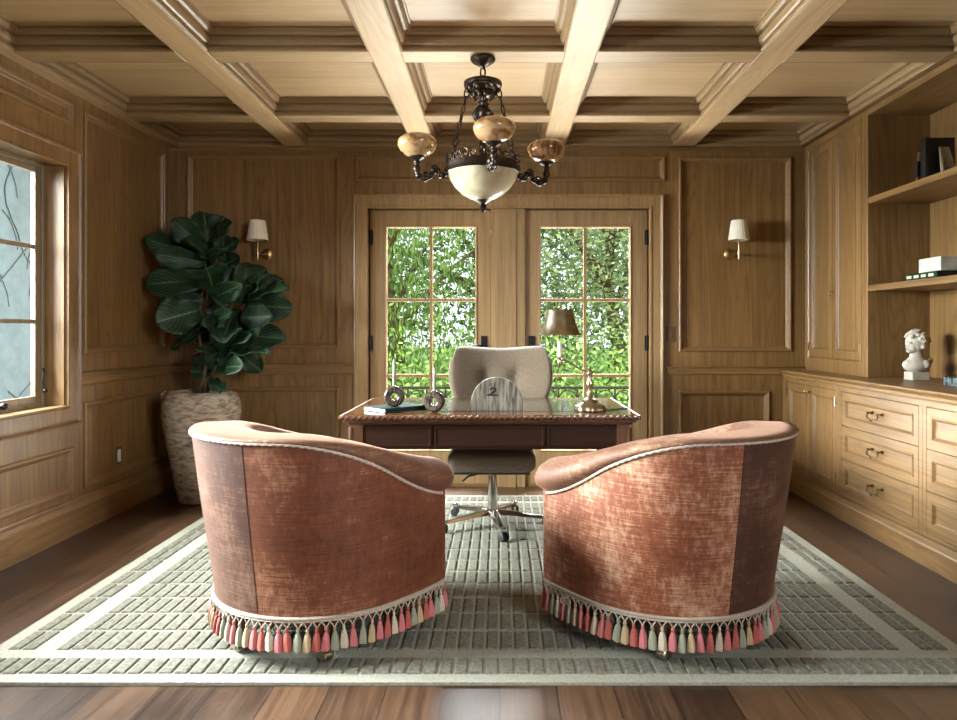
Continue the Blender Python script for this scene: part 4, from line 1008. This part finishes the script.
# middle shelf
o = thing('book', 'dark green decorated book lying under the marble box on the middle shelf', 'book', (2.353, 3.77, ZS2))
m = MB(); m.box(0, .26, 0, .30, 0, .003); m.box(0, .26, 0, .30, .034, .037); m.box(0, .004, 0, .30, 0, .037); m.build('cover', bookGreen, o, bevel=.001)
m = MB(); m.box(.0045, .257, .003, .297, .0031, .0339); m.build('pages', bookBlack, o)
m = MB()
for k in range(4): m.box(-.0008, .0002, .03 + .068 * k, .075 + .068 * k, .010, .026)
m.build('spine_ornament', plain('pale_gilding', (.42, .40, .24), .5), o)
m = MB(); m.box(2.360, 2.60, 3.748, 3.945, ZS2 + .0372, ZS2 + .113); o = m.build('marble_box', stoneW, bevel=.002); tag(o, 'white and grey marble box on top of the green book', 'box')
# lettered book on the counter
o = thing('book', 'dark book with large pale capital letters on its spine lying on the counter', 'book', (2.40, 3.45, .9005))
m = MB(); m.box(0, .24, 0, .34, 0, .003); m.box(0, .24, 0, .34, .047, .05); m.box(0, .004, 0, .34, 0, .05); m.build('cover', plain('slate_cover', (.02, .03, .035), .5), o)
m = MB(); m.box(.0045, .237, .003, .337, .0031, .0469); m.build('pages', pages, o)
cu = bpy.data.curves.new('lettering', 'FONT'); cu.body = 'MUS'; cu.size = .062; cu.extrude = .0006; cu.offset = .0012
tmp = bpy.data.objects.new('lettering_source', cu); COL.objects.link(tmp); bpy.context.view_layer.update()
me = bpy.data.meshes.new_from_object(tmp); COL.objects.unlink(tmp); bpy.data.objects.remove(tmp)
me.materials.clear(); me.materials.append(plain('pale_print', (.14, .17, .17), .6))
lt = bpy.data.objects.new('lettering', me); COL.objects.link(lt); lt.parent = o
lt.rotation_euler = (R(90), 0, R(-90)); lt.location = (-.0009, .335, .003)

# ================================================================= OUTSIDE
m = MB(); m.box(-9, 9, YB + .16, 8.4, -.30, -.02); struct(m.build('terrace', terraceM))
m = MB(); m.box(-40, 40, -14, 60, -.9, -.31); struct(m.build('ground', lawnM))
m = MB(); m.box(-4.75, -4.6, -3, 9.5, -.31, 3.4); struct(m.build('wall_garden', stuccoM))
rv = random.Random(11)
for k in range(7):
    m = MB(); y0 = 5.6 + k * .42; pts = []; x = -4.592; y, z = y0, -.1; a = PI / 2
    for s in range(70):
        pts.append((x, y, z)); a += rv.uniform(-.42, .42) + (.10 if (s // 14) % 2 else -.10); y += .06 * math.cos(a); z += .045 + .03 * math.sin(a)
        if z > 3.3 or y > 9.3: break
    m.tube(pts, .005, 5)
    for q in range(6, len(pts) - 6, 7):
        c = Vector(pts[q]); sg = rv.choice((-1, 1)); m.tube([c + Vector((0, sg * .16 * math.sin(b / 5 * PI) * (1 - b / 14), .05 * b * math.cos(b * .35))) for b in range(8)], .0035, 4)
    o = m.build('climbing_vine', vineM); tag(o, 'bare climbing vine on the stucco wall outside the left window', 'vine', 'vines on the garden wall')
# terrace railing
t = thing('balcony_railing', 'black iron balcony railing with small arches beyond the French doors', 'railing', (0, 6.7, -.02))
zt = .66 + .02
m = MB(); m.box(-2.6, 2.8, -.02, .02, zt - .025, zt); m.build('top_rail', black, t); m = MB(); m.box(-2.6, 2.8, -.012, .012, .10, .12); m.build('bottom_rail', black, t)
n = 30
for k in range(n + 1):
    x = -2.5 + k * .18; m = MB(); m.box(x - .008, x + .008, -.008, .008, 0.0 if k % 6 == 0 else .12, zt - .025); m.build('baluster', black, t)
    if k < n:
        m = MB(); pts = [(x + .09 - .082 * math.cos(a), 0, zt - .12 + .082 * math.sin(a)) for a in [PI * j / 10 for j in range(11)]]; m.tube(pts, .006, 6); m.build('arch', black, t)
def tree(lab, kind, x, y, z0, h, rx, ry, mat, n, lf, seed, weep=False, trunk=True):
    rt = random.Random(seed); t = thing(kind, lab, 'tree' if kind != 'garden_shrub' else 'shrub', (x, y, z0))
    if trunk:
        m = MB(); m.tube(smooth_pts([(0, 0, 0), (.1, 0, h * .25), (-.05, .1, h * .5), (.1, 0, h * .75)], 5), [.16 - .008 * i for i in range(16)], 8)
        for b in range(6):
            a = b * 1.1; m.tube([(0, 0, h * (.3 + .06 * b)), (rx * .4 * math.cos(a), ry * .4 * math.sin(a), h * (.5 + .06 * b)), (rx * .7 * math.cos(a), ry * .7 * math.sin(a), h * (.6 + .06 * b))], [.06, .04, .015], 6)
        m.build('trunk', barkM, t, smooth=True)
    m = MB(); cl = []
    for c in range(max(10, n // 130)):
        a = rt.uniform(0, 2 * PI); r_ = math.sqrt(rt.random()); zz = rt.uniform(.06, 1)
        cl.append((rx * r_ * math.cos(a), ry * r_ * math.sin(a), h * zz))
    vs = []; fs = []
    for i in range(n):
        c = cl[i % len(cl)]; s = .40 if not weep else .26
        px, py, pz = c[0] + rt.gauss(0, s), c[1] + rt.gauss(0, s), c[2] + rt.gauss(0, s * (1.0 if not weep else 2.2))
        L_ = lf * rt.uniform(.6, 1.4); W_ = L_ * (.42 if not weep else .22)
        if weep: d = Vector((rt.gauss(0, .35), rt.gauss(0, .35), -1)).normalized()
        else: d = Vector((rt.gauss(0, 1), rt.gauss(0, 1), rt.gauss(0, .7))).normalized()
        sd = d.cross(Vector((rt.gauss(0, 1), rt.gauss(0, 1), rt.gauss(0, 1)))).normalized()
        o = Vector((px, py, pz)); k = len(vs); vs += [o, o + d * L_ * .5 + sd * W_ * .5, o + d * L_, o + d * L_ * .5 - sd * W_ * .5]; fs.append((k, k + 1, k + 2, k + 3))
    m.add(vs, fs)
    me = bpy.data.meshes.new('foliage'); me.from_pydata([tuple(v) for v in m.v], [], m.f); me.materials.append(mat)
    o = bpy.data.objects.new('foliage', me); COL.objects.link(o); o.parent = t
tree('bright green weeping tree seen through the left French door', 'garden_tree', -1.6, 10.2, -.31, 4.6, 1.9, 1.2, treeA, 30000, .095, 1, True)
tree('pale leafy tree seen through the right French door', 'garden_tree', 1.7, 10.6, -.31, 4.6, 1.9, 1.2, treeB, 24000, .085, 2, False)
tree('deep green broad tree standing behind the two nearer garden trees', 'garden_tree', -.2, 14.5, -.31, 4.8, 5.5, 1.6, treeC, 22000, .15, 3, False)
tree('low leafy shrub beyond the railing outside the left French door', 'garden_shrub', -1.2, 8.9, -.31, 1.0, 1.5, .4, treeA, 6000, .08, 5, False, False)
tree('low leafy shrub beyond the railing outside the right French door', 'garden_shrub', 1.4, 8.9, -.31, 1.0, 1.5, .4, treeA, 6000, .08, 6, False, False)
